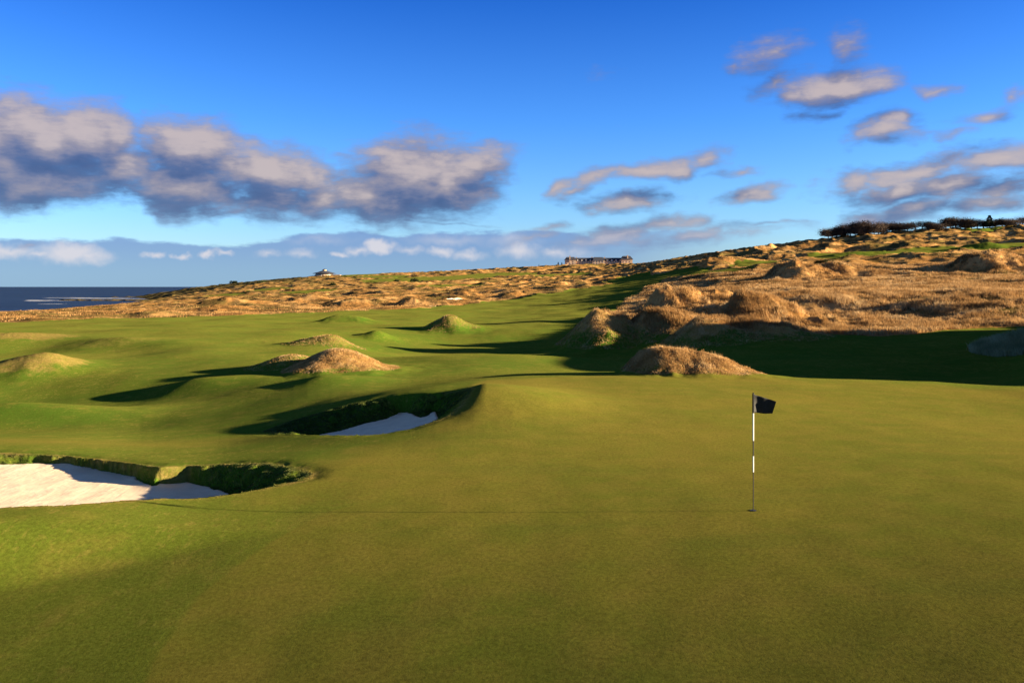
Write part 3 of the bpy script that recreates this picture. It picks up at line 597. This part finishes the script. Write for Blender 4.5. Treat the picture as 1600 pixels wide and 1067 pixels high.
def scatter(n_, a0, a1, d0, d1, seed):
    r_ = np.random.RandomState(seed); th = np.radians(a0 + (a1 - a0) * r_.rand(n_)); D_ = np.exp(np.log(d0) + (np.log(d1) - np.log(d0)) * r_.rand(n_))
    return D_ * np.tan(th), D_
# near and middle right-hand rough
x_, y_ = scatter(170000, 1, 33.5, 62, 330, 5)
m_ = rough_mask(x_, y_); clump = fbm(x_ / 5, y_ / 5, 3, 150) + .6 * fbm(x_ / 1.3, y_ / 1.3, 2, 155)
k_ = (m_ > .5 + .4 * rs_.rand(len(m_))) & (clump > -.12 + .2 * rs_.randn(len(m_)))
x_, y_, clump = x_[k_], y_[k_], clump[k_]
tone = .58 + .42 * fbm(x_ / 14, y_ / 14, 3, 160) + .5 * fbm(x_ / 3, y_ / 3, 2, 165)
g_ = blades('rough_grass', x_, y_, .14 + .42 * np.clip(clump + .4, 0, 1.2) * (.5 + rs_.rand(len(x_))) + y_ * .0006, .012 + y_ * .00022, 8, .06 + y_ * .0010, M_straw, tone, seed=2)
tag(g_, 'tall golden winter fescue covering the dunes on the right', 'grass', kind='stuff')
# farther rough on the left and up the hill
x_, y_ = scatter(20000, -33, 33, 165, 700, 6); m_ = rough_mask(x_, y_); zz = height(x_, y_)
k_ = (m_ > .6) & (zz > SEA + 2); x_, y_ = x_[k_], y_[k_]
tone = .38 + .5 * fbm(x_ / 30, y_ / 30, 3, 170) + .4 * fbm(x_ / 6, y_ / 6, 2, 175)
g_ = blades('dune_grass', x_, y_, .30 + y_ * .0003, .05 + y_ * .00025, 4, .25 + y_ * .0015, M_straw, tone, seed=4)
tag(g_, 'coarse golden tussock grass over the distant dunes', 'grass', kind='stuff')
# tufts on the humps
XX = []; YY = []; TT = []; HH = []
for i, n_, hh in ((0, 5200, .08), (1, 1500, .06), (2, 900, .10), (6, 7000, .09), (6, 260, .22), (7, 260, .22), (0, 300, .12), (7, 4500, .09), (8, 3000, .11), (4, 900, .10), (18, 2600, .22), (19, 2500, .22), (20, 3500, .18), (21, 2500, .18)):
    mx, my, H, wl, wr, dn, df, pw, ro = MB[i]
    r_ = np.random.RandomState(50 + i); t = r_.rand(n_) * 2 * np.pi; q = np.sqrt(r_.rand(n_)) * 1.02
    cx_ = np.cos(t) * q; cy_ = np.sin(t) * q; XX.append(mx + cx_ * np.where(cx_ < 0, wl, wr)); YY.append(my + cy_ * np.where(cy_ < 0, dn, df))
    TT.append(.74 - .1 * q + .5 * fbm(XX[-1] * 1.2, YY[-1] * 1.2, 2, 180 + i)); HH.append(hh * (1.15 - .75 * q))
XX = np.concatenate(XX); YY = np.concatenate(YY); TT = np.concatenate(TT); HH = np.concatenate(HH)
g_ = blades('tuft_grass', XX, YY, HH, .010 + YY * .00012, 5, np.full(len(XX), .06), M_straw, TT, lean=.7, seed=8)
tag(g_, 'short dry tan grass on the humps around the green', 'grass', kind='stuff')
# shaggy turf on the bunker faces
XX = []; YY = []; TT = []; HH = []
for k, (C, S, _, _) in enumerate(BUNK):
    bx = [c_[0] for c_ in C]; by = [c_[1] for c_ in C]; r_ = np.random.RandomState(70 + k); n_ = 60000
    a1 = min(bx) - .5 + (max(bx) - min(bx) + 1) * r_.rand(n_); b1 = min(by) - .5 + (max(by) - min(by) + 1) * r_.rand(n_)
    wx = a1 + .07 * fbm(a1 * 2.2, b1 * 2.2, 3, 91); wy = b1 + .09 * fbm(a1 * 2.2, b1 * 2.2, 3, 95)
    dc = poly_sd(C, wx, wy); ds = poly_sd(S, wx, wy)
    mid = np.mean(by)
    face = (dc > -.35 * r_.rand(n_)) & (ds < -.01) & (dc > -.3)
    farside = b1 > np.interp(a1, [min(bx), max(bx)], [18.6, 19.2]) if k == 0 else b1 > 28.0
    kk = face & (farside | (r_.rand(n_) < .15)) & (dc > -.06) & ((k == 0) | (dc > .12) | (a1 > -2.6))
    a1, b1, dc = a1[kk], b1[kk], dc[kk]
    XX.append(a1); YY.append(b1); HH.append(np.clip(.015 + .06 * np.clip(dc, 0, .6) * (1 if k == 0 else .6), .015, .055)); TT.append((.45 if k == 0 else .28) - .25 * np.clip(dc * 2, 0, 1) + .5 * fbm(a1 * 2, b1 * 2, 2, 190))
XX = np.concatenate(XX); YY = np.concatenate(YY); TT = np.concatenate(TT); HH = np.concatenate(HH)
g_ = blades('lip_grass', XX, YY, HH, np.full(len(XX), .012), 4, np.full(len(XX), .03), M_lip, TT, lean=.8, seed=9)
tag(g_, 'shaggy green and tan grass on the bunker faces', 'grass', kind='stuff')
# pale clump of dune grass on the shaded bank at the right
r_ = np.random.RandomState(90); n_ = 7000; t = r_.rand(n_) * 2 * np.pi; q = np.sqrt(r_.rand(n_)); X0, Y0 = world_xy(1605, 61)
a1 = X0 + 3.6 * q * np.cos(t); b1 = Y0 + 3.6 * q * np.sin(t)
g_ = blades('marram_grass', a1, b1, .75 * (1.1 - .6 * q) * (.6 + .8 * r_.rand(n_)), np.full(n_, .025), 6, np.full(n_, .10), M_marram, .55 + .5 * fbm(a1 / 1.2, b1 / 1.2, 2, 200), lean=.4, seed=10)
tag(g_, 'pale grey-green dune grass clump in the shade at the right edge', 'grass', kind='stuff')

# ------------------------------------------------------------ small mesh toolkit for objects
class MBld:
    def __init__(s): s.v = []; s.f = []; s.mi = []
    def add(s, v, f, mi=0):
        o_ = len(s.v); s.v += [tuple(q_) for q_ in v]; s.f += [tuple(i + o_ for i in g) for g in f]; s.mi += [mi] * len(f); return s
    def box(s, x0, x1, y0, y1, z0, z1, mi=0):
        v = [(x, y, z) for z in (z0, z1) for y in (y0, y1) for x in (x0, x1)]
        return s.add(v, [(0, 2, 3, 1), (4, 5, 7, 6), (0, 1, 5, 4), (2, 6, 7, 3), (0, 4, 6, 2), (1, 3, 7, 5)], mi)
    def lathe(s, prof, nseg=16, cx=0, cy=0, mi=0, caps=True):
        v = []; f = []
        for r, z in prof:
            for i in range(nseg): t = i / nseg * 2 * math.pi; v.append((cx + r * math.cos(t), cy + r * math.sin(t), z))
        for j in range(len(prof) - 1):
            for i in range(nseg): f.append((j * nseg + i, j * nseg + (i + 1) % nseg, (j + 1) * nseg + (i + 1) % nseg, (j + 1) * nseg + i))
        if caps: f.append(tuple(range(nseg))[::-1]); f.append(tuple((len(prof) - 1) * nseg + i for i in range(nseg)))
        return s.add(v, f, mi)
    def tube(s, a_, b_, r0, r1, nseg=6, mi=0):
        a_ = Vector(a_); b_ = Vector(b_); d = (b_ - a_).normalized(); u = d.orthogonal().normalized(); w = d.cross(u); v = []
        for c, r in ((a_, r0), (b_, r1)):
            for i in range(nseg): t = i / nseg * 2 * math.pi; v.append(c + u * math.cos(t) * r + w * math.sin(t) * r)
        f = [(i, (i + 1) % nseg, nseg + (i + 1) % nseg, nseg + i) for i in range(nseg)] + [tuple(range(nseg))[::-1], tuple(range(nseg, 2 * nseg))]
        return s.add(v, f, mi)
    def hip(s, x0, x1, y0, y1, z0, z1, ins, ov=.0, mi=0, top=0.0):
        """hipped roof; ins = inset of the ridge ends; top = half width of a flat top"""
        x0 -= ov; x1 += ov; y0 -= ov; y1 += ov; ym = (y0 + y1) / 2; tw = max(top, .01)
        v = [(x0, y0, z0), (x1, y0, z0), (x1, y1, z0), (x0, y1, z0), (x0 + ins, ym - tw, z1), (x1 - ins, ym - tw, z1), (x1 - ins, ym + tw, z1), (x0 + ins, ym + tw, z1)]
        return s.add(v, [(3, 2, 1, 0), (4, 5, 6, 7), (0, 1, 5, 4), (1, 2, 6, 5), (2, 3, 7, 6), (3, 0, 4, 7)], mi)
    def build(s, name, mats, parent=None, smooth=False):
        return mesh_obj(name, s.v, s.f, mats, parent, smooth, s.mi)

# ------------------------------------------------------------ flagstick, flag and hole
M_black = simple('black_paint', (.012, .013, .012), .45, .2, 8, .4); M_white = simple('white_paint', (.80, .80, .78), .4, .04, 8, .4)
M_cloth = simple('black_cloth', (.016, .018, .017), .6, .3, 20, .2); M_cup = simple('cup_plastic', (.35, .35, .33), .6, .1, 8, .3)
FX, FY = world_xy(1177, F * CZ / (798 - HZ)); FZ = hz(FX, FY)
k_ = FY / F
fl = empty('flagstick', (FX, FY, FZ)); tag(fl, 'black and white striped flagstick with black flag in the green', 'golf flag')
zt = lambda py: (798 - py) * k_
pb = MBld()
for y0, y1, mi in ((797.9 + 6, 738, 0), (738, 713, 1), (713, 689, 0), (689, 645, 1), (645, 615.5, 0)):
    r0 = .0085 if y0 > 740 else .011 if y0 > 700 else .012 if y0 > 650 else .013
    pb.lathe([(r0, zt(y0)), (r0 * 1.03, zt(y1))], 14, mi=mi)
pb.lathe([(.016, zt(615.5)), (.017, zt(614.8)), (.010, zt(614.2)), (.001, zt(614))], 14, mi=0)
pb.build('pole', [M_black, M_white], fl)
# cloth: hangs by its hoist, blown to the right, a soft fold next to the pole
nu, nv = 28, 16; vs = []; fs = []
for i in range(nu + 1):
    u = i / nu
    for j in range(nv + 1):
        v = j / nv
        topz = zt(617 + 10.5 * u ** 1.1); botz = zt(645 + 2.5 * math.sin(u * 2.2)); 
        z = topz * v + botz * (1 - v)
        x = .012 + (34 - 4 * (1 - v)) * k_ * u
        y = -.012 + .075 * math.sin(min(u / .32, 1) * math.pi / 2) * (1 - .85 * v) + .010 * math.sin(u * 9 + v * 1.5) * min(1, u * 2) - .05 * max(0, u - .35) ** 1.5
        vs.append((x, y, z))
for i in range(nu):
    for j in range(nv):
        a_ = i * (nv + 1) + j; fs.append((a_, a_ + nv + 1, a_ + nv + 2, a_ + 1))
fo_ = mesh_obj('flag', vs, fs, M_cloth, fl, True); sm = fo_.modifiers.new('thickness', 'SOLIDIFY'); sm.thickness = .002
hb = MBld(); hb.lathe([(.019, zt(646)), (.019, zt(616.5))], 12); hb.build('flag_sleeve', [M_cloth], fl)
cup = empty('golf_hole', (FX, FY, FZ)); tag(cup, 'round hole cut in the green at the foot of the flagstick', 'golf hole')
nn = 28; vs = []; fs = []
for r, z in ((.060, .004), (.054, .006), (.054, -.005), (.052, -.006), (.052, -.1)):
    for i in range(nn): t = i / nn * 2 * math.pi; vs.append((r * math.cos(t), r * math.sin(t), z))
for j in range(4):
    for i in range(nn): fs.append((j * nn + i, j * nn + (i + 1) % nn, (j + 1) * nn + (i + 1) % nn, (j + 1) * nn + i))
mesh_obj('rim', vs, fs, M_black, cup, True)
cb_ = MBld(); cb_.lathe([(.053, .0065), (.053, .0075)], 28); cb_.build('hole_shade_disc', [M_black], cup)  # black disc standing in for the shade inside the hole

# ------------------------------------------------------------ hotel on the skyline
M_stone = simple('sandstone_wall', (.52, .38, .25), .9, .15, .4); M_slate = simple('slate_roof', (.045, .05, .065), .8, .25, .5)
M_glass = simple('window_glass', (.03, .035, .045), .25, .2, 1, .6); M_trim = simple('pale_trim', (.62, .58, .52), .7, .1, .5)
HD = 1400.0
def far(px, D=HD): return (px - 800) / F * D
def zrow(py, D=HD): return CZ + (HZ - py) * D / F
hx0 = far(882); gz = zrow(417) - 3
ho = empty('hotel', (hx0, HD, gz)); tag(ho, 'long sandstone hotel with slate roofs and end towers on the skyline', 'hotel')
u = HD / F     # metres per photo pixel
def Hx(px): return (px - 882) * u
def Hz(py): return zrow(py) - gz
b_ = MBld(); b_.box(Hx(883), Hx(899), -9, 9, 0, Hz(406.5)); b_.build('wall', [M_stone], ho)['label'] = 'left end tower wall of pale stone'
b_ = MBld(); b_.hip(Hx(883), Hx(899), -9, 9, Hz(406.5), Hz(401.8), 3.5, 1.2, top=4.5); b_.build('roof', [M_slate], ho)
b_ = MBld(); b_.box(Hx(899), Hx(970), -5, 8, 0, Hz(408.2)); b_.build('wall', [M_stone], ho)['label'] = 'long middle wing wall'
b_ = MBld(); b_.hip(Hx(899) + .3, Hx(970) - .3, -5, 8, Hz(408.2), Hz(403.0), 1, 1.0, top=2); b_.build('roof', [M_slate], ho)
b_ = MBld(); b_.box(Hx(925), Hx(944), -10, -5.02, 0, Hz(407.4)); b_.build('pavilion', [M_stone], ho)
b_ = MBld(); b_.hip(Hx(926), Hx(943), -9.6, 7.4, Hz(407.5), Hz(402.0), 3, 1.0, top=3); b_.build('roof', [M_slate], ho)
b_ = MBld(); b_.box(Hx(970), Hx(987), -10, 9, 0, Hz(405.8)); b_.build('wall', [M_stone], ho)['label'] = 'right end tower wall'
b_ = MBld(); b_.hip(Hx(970), Hx(987), -10, 9, Hz(405.8), Hz(400.2), 4.5, 1.2, top=4.5); b_.build('roof', [M_slate], ho)
for cx_, tp in ((889.8, 400.6), (900.5, 402.5), (944.5, 402.2), (979.5, 399.6), (925, 402)):
    b_ = MBld(); b_.box(Hx(cx_) - .9, Hx(cx_) + .9, -9.8 if cx_ in (889.8, 979.5) else -1, -7.8 if cx_ in (889.8, 979.5) else 1, Hz(410), Hz(tp)); b_.box(Hx(cx_) - 1.1, Hx(cx_) + 1.1, (-10.0 if cx_ in (889.8, 979.5) else -1.2), (-7.6 if cx_ in (889.8, 979.5) else 1.2), Hz(tp), Hz(tp) + .5)
    b_.build('chimney', [M_stone], ho)
def window(x, y, z, w=1.4, h=1.9):
    f_ = MBld(); f_.box(x - w / 2, x + w / 2, y - .12, y + .1, z, z + h); o = f_.build('window', [M_trim], ho)
    g2 = MBld(); g2.box(x - w / 2 + .15, x + w / 2 - .15, y - .18, y - .11, z + .15, z + h - .15); g2.build('pane', [M_glass], o)
for fl_ in range(3):
    z = Hz(416) + fl_ * 3.1
    for i in range(3):
        window(Hx(885.3) + i * 5.2, -9.0, z); window(Hx(973) + i * 5.2, -10.0, z)
    for i in range(6): window(Hx(902) + i * 3.9, -5.0, z, 1.5)
    for i in range(6): window(Hx(946.5) + i * 3.9, -5.0, z, 1.5)
    for i in range(4): window(Hx(927.5) + i * 4.6, -10.0, z, 1.8, 2.1)
for i in range(11):
    x = Hx(902) + i * 7.0
    if Hx(924) < x < Hx(945): continue
    d = MBld(); d.box(x - 1.1, x + 1.1, -5.6, -2, Hz(408) , Hz(408) + 2.2); o = d.build('dormer', [M_trim], ho)
    d = MBld(); d.hip(x - 1.2, x + 1.2, -5.8, -2, Hz(408) + 2.2, Hz(408) + 3.3, .3, .1); d.build('dormer_roof', [M_slate], o)

# ------------------------------------------------------------ clubhouse pavilion on the left skyline
CD = 1380.0; u2 = CD / F; cxw = (507 - 800) / F * CD; cz0 = CZ + (HZ - 431.5) * CD / F - 1.0
ch = empty('clubhouse', (cxw, CD, cz0)); ch.scale = (1.12, 1.12, 1.0); tag(ch, 'low round clubhouse with wide dark conical roof and cupola on the left skyline', 'clubhouse')
b_ = MBld(); b_.lathe([(13.5, -3), (13.5, 3.4)], 28); b_.build('wall', [M_stone], ch)
b_ = MBld(); b_.lathe([(12.6, 3.41), (12.6, 5.0)], 28); b_.build('glazing', [M_glass], ch)
b_ = MBld(); b_.lathe([(16.8, 4.9), (17.0, 5.2), (9, 7.6), (3.6, 9.6)], 28); b_.build('roof', [M_slate], ch, False)
b_ = MBld(); b_.lathe([(2.8, 9.5), (2.8, 11.2)], 12); o = b_.build('cupola', [M_stone], ch)
b_ = MBld(); b_.lathe([(3.6, 11.2), (3.4, 11.5), (.2, 12.7)], 12); b_.build('cupola_roof', [M_slate], o)
b_ = MBld(); b_.box(8, 24, -8, 6, -3, 2.6); b_.box(8, 24, -8.3, -8.01, 2.6, 3.3); b_.build('terrace', [M_stone], ch)
for i in range(10):
    t = -math.pi / 2 + (i - 4.5) * .28; f_ = MBld(); x = 13.52 * math.cos(t); y = 13.52 * math.sin(t)
    f_.tube((x * .995, y * .995, .2), (x * .995, y * .995, 2.6), .8, .8, 6); f_.build('window', [M_glass], ch)

# ------------------------------------------------------------ trees
M_bark = simple('bark', (.055, .04, .03), .95, .3, 3, .05, .3); M_twig = simple('bare_twigs', (.05, .036, .027), .95, .35, .25, .05)
M_conif = simple('conifer_needles', (.020, .032, .014), .95, .4, .4, .05); M_gorse = simple('gorse_leaves', (.035, .045, .018), .95, .4, .6, .05)
def bare_tree_mesh(seed, H=15.0, Wd=7.0):
    rn = random.Random(seed); tr = MBld(); tips = []
    def grow(a_, d, L, r, lev):
        b2 = a_ + d * L; tr.tube(a_, b2, r, r * .68, 5 if lev < 2 else 3)
        if lev == 4: tips.append(b2); return
        tips.append(b2) if lev > 1 else None
        for k in range(rn.choice((2, 3, 3)) if lev < 3 else 3):
            nd = (d + Vector((rn.uniform(-1, 1), rn.uniform(-1, 1), rn.uniform(-.25, .6))) * (.85 if lev else .7)).normalized()
            grow(b2, nd, L * rn.uniform(.62, .82), r * .62, lev + 1)
    grow(Vector((0, 0, -.8)), Vector((rn.uniform(-.08, .08), 0, 1)).normalized(), H * .20, .34, 0)
    cr = MBld(); R = Vector
    for t in tips:
        for k in range(52):
            c = t + R((rn.gauss(0, 1), rn.gauss(0, 1), rn.gauss(0, .8))) * 1.5; c.z -= (c.z - 1.0) * .9 * rn.random() ** 1.5
            d = R((rn.uniform(-1, 1), rn.uniform(-1, 1), rn.uniform(-.2, 1))).normalized(); L = rn.uniform(.5, 1.2); s = d.orthogonal().normalized() * rn.uniform(.07, .16)
            cr.add([c - s, c + s, c + d * L], [(0, 1, 2)])
    zm = max(q_[2] for q_ in cr.v); f_ = H / zm
    for b in (tr, cr): b.v = [(x * f_ * 1.05, y * f_ * 1.05, (z * .95 + 0) * f_) for x, y, z in b.v]
    return tr, cr
def conifer_mesh(seed, H=12.0, W_=5.0, trunk=.9):
    rn = random.Random(seed); tr = MBld().tube((0, 0, -.8), (0, 0, H * .92), .22, .05, 6); cr = MBld()
    for i in range(2600):
        f_ = rn.random() ** .8; z = trunk + f_ * (H - trunk); lob = 1 + .25 * math.sin(f_ * 22 + seed)
        R0 = W_ / 2 * (1 - f_) ** .75 * lob; t = rn.uniform(0, 6.283); r = R0 * math.sqrt(rn.uniform(.15, 1.05)); c = Vector((r * math.cos(t), r * math.sin(t), z))
        d = Vector((math.cos(t) + rn.uniform(-.5, .5), math.sin(t) + rn.uniform(-.5, .5), rn.uniform(-.5, .3))).normalized(); s = d.orthogonal().normalized() * rn.uniform(.10, .22)
        cr.add([c - s, c + s, c + d * rn.uniform(.4, .8)], [(0, 1, 2)])
    return tr, cr
def plant(name, protos, i, x, y, rz, s, label, cat, group=None, sink=0):
    r = empty(name, (x, y, hz(x, y) - sink), rz); r.scale = s; tag(r, label, cat, group)
    for part, o in protos[i]:
        c = o if o.parent is None and not o.get('used') else o.copy()
        if c is not o: COL.objects.link(c)
        o['used'] = 1; c.parent = r
    return r
def proto(kind, seeds, fn, mt, mc, **kw):
    L = []
    for s in seeds:
        t, c = fn(s, **kw); L.append([('trunk', t.build('trunk', [mt])), ('crown', c.build('crown', [mc]))])
    return L
bare = proto('bare', (1, 2, 3, 4), bare_tree_mesh, M_bark, M_twig)
rn = random.Random(5)
# px, base row guess (distance), height scale; left wood from 1292 to 1420, gap, right wood
ROW = []
for i, px_ in enumerate([1294,1300,1307,1314,1322,1329,1336,1344,1351,1358,1366,1373,1381,1390,1399,1408,1418,1430,1441,1452,1463,1471]):
    top = np.interp(px_, [1290,1310,1345,1375,1400,1425,1440,1460,1475], [364,353,346.5,348,350.5,353,354,354,352])
    ROW.append((px_, top, 860 + rn.uniform(-14, 22)))
for i, px_ in enumerate([1478,1485,1493,1501,1509,1518,1527,1537,1556,1566,1576,1587,1598]):
    top = np.interp(px_, [1475,1490,1520,1545,1570,1600], [342,341,344,346.5,349,350])
    ROW.append((px_, top, 865 + rn.uniform(-14, 22)))
for i, (px_, top, Dt) in enumerate(ROW):
    cand = np.arange(760, 1010, 8.0); hh_ = height((px_ - 800) / F * cand, cand); Dt = float(cand[np.argmax((hh_ - CZ) / cand)]) + rn.uniform(-12, 6)
    xw, yw = world_xy(px_, Dt); zb_ = hz(xw, yw); Hh = max(9.0, (CZ + (HZ - top + 4.5) * Dt / F) - zb_)
    place = 'hilltop wood left of the gap' if px_ < 1476 else 'hilltop wood right of the gap'
    rank = i + 1 if px_ < 1476 else i - 21
    ordn = ['first','second','third','fourth','fifth','sixth','seventh','eighth','ninth','tenth','eleventh','twelfth','thirteenth','fourteenth','fifteenth','sixteenth','seventeenth','eighteenth','nineteenth','twentieth','twenty-first','twenty-second'][rank - 1]
    s = Hh / 14.5; sw = max(s, 1.0)
    plant('bare_tree', bare, i % 4, xw, yw, rn.uniform(0, 6.28), (sw * rn.uniform(1.1, 1.4), sw * 1.1, s), f'bare brown tree, {ordn} from left in the {place}', 'tree', 'bare trees on the hilltop')
con = proto('con', (11, 12), conifer_mesh, M_bark, M_conif)
for i, (px_, top, Dt, wsc, lab) in enumerate([(1546,336.5,835,1.7,'tall dark broad evergreen rising above the right-hand hilltop wood'),(1586,344.5,835,1.0,'small dark evergreen near the right edge of the hilltop wood'),(1594,345.5,835,1.0,'smallest dark evergreen at the right edge of the hilltop'),(872.3,409.5,1400,1.3,'left of two small dark evergreens beside the hotel'),(877.8,409.8,1402,1.3,'right of two small dark evergreens beside the hotel'),(842,413,1380,1.0,'tiny lone dark tree on the skyline left of the hotel')]):
    xw, yw = world_xy(px_, Dt); zb_ = hz(xw, yw); Hh = max(3.0, (CZ + (HZ - top) * Dt / F) - zb_); s = Hh / 12
    plant('evergreen_tree', con, i % 2, xw, yw, i, (s * wsc, s * wsc, s), lab, 'tree')
# low gorse and scrub, each bush a thing
def bush_mesh(seed, H=2.0, W_=4.0):
    rn_ = random.Random(seed); cr = MBld(); lob = [(rn_.uniform(-1, 1), rn_.uniform(-.7, .7), rn_.uniform(.5, 1)) for _ in range(6)]
    for i in range(1500):
        lx, ly, lz = rn_.choice(lob); t = rn_.uniform(0, 6.283); e = math.asin(rn_.uniform(-.2, 1)); R0 = rn_.uniform(.6, 1.05)
        c = Vector((lx * W_ * .3 + R0 * W_ * .26 * math.cos(t) * math.cos(e), ly * W_ * .3 + R0 * W_ * .26 * math.sin(t) * math.cos(e), max(0, H * lz * .8 * R0 * math.sin(e) + .2)))
        d = Vector((rn_.uniform(-1, 1), rn_.uniform(-1, 1), rn_.uniform(-.3, 1))).normalized(); s = d.orthogonal().normalized() * rn_.uniform(.06, .14)
        cr.add([c - s, c + s, c + d * rn_.uniform(.2, .5)], [(0, 1, 2)])
    return cr
bushes = [bush_mesh(s).build('gorse_bush', [M_gorse]) for s in (21, 22, 23)]
for o in bushes: COL.objects.unlink(o)
def bush(px_, py_, s, label, dmin=60, group='gorse bushes on the dunes'):
    D_ = hit(px_, py_, dmin); xw, yw = world_xy(px_, D_)
    o = bushes[rn.randrange(3)].copy(); COL.objects.link(o); o.location = (xw, yw, hz(xw, yw) - .15); o.rotation_euler.z = rn.uniform(0, 6.28); o.scale = (s * 1.2, s, s * .9)
    tag(o, label, 'bush', group)
bush(892, 424, 3.2, 'dark bush below the left end of the hotel')
BL = [(345,446,3,'dark gorse bush on the headland crest, nearest the sea'),(365,444,3,'dark gorse bush on the headland crest, second from the sea'),(388,443,3.5,'dark gorse bush on the headland crest, third from the sea'),(410,442,3,'dark gorse bush on the headland crest, fourth from the sea'),(428,439,2.6,'dark gorse bush on the headland crest, nearest the clubhouse')]
for a1, b1, s1, l1 in BL: bush(a1, b1, s1, l1)
for a1, b1, s1, l1 in [(620,441,2.6,'dark bush right of the clubhouse, left of the long green strip'),(648,440,2.8,'second dark bush right of the clubhouse'),(520,447,2.4,'dark bush below the clubhouse'),(640,463,1.1,'dark bush above the far shaded bunker'),(672,465,1.0,'dark bush left of the small white bunker'),(1290,419,1.6,'dark bush on the flank of the golden dune below the hill'),(835,447,1.2,'dark bush among dunes beyond the fairway end')]:
    bush(a1, b1, s1, l1)
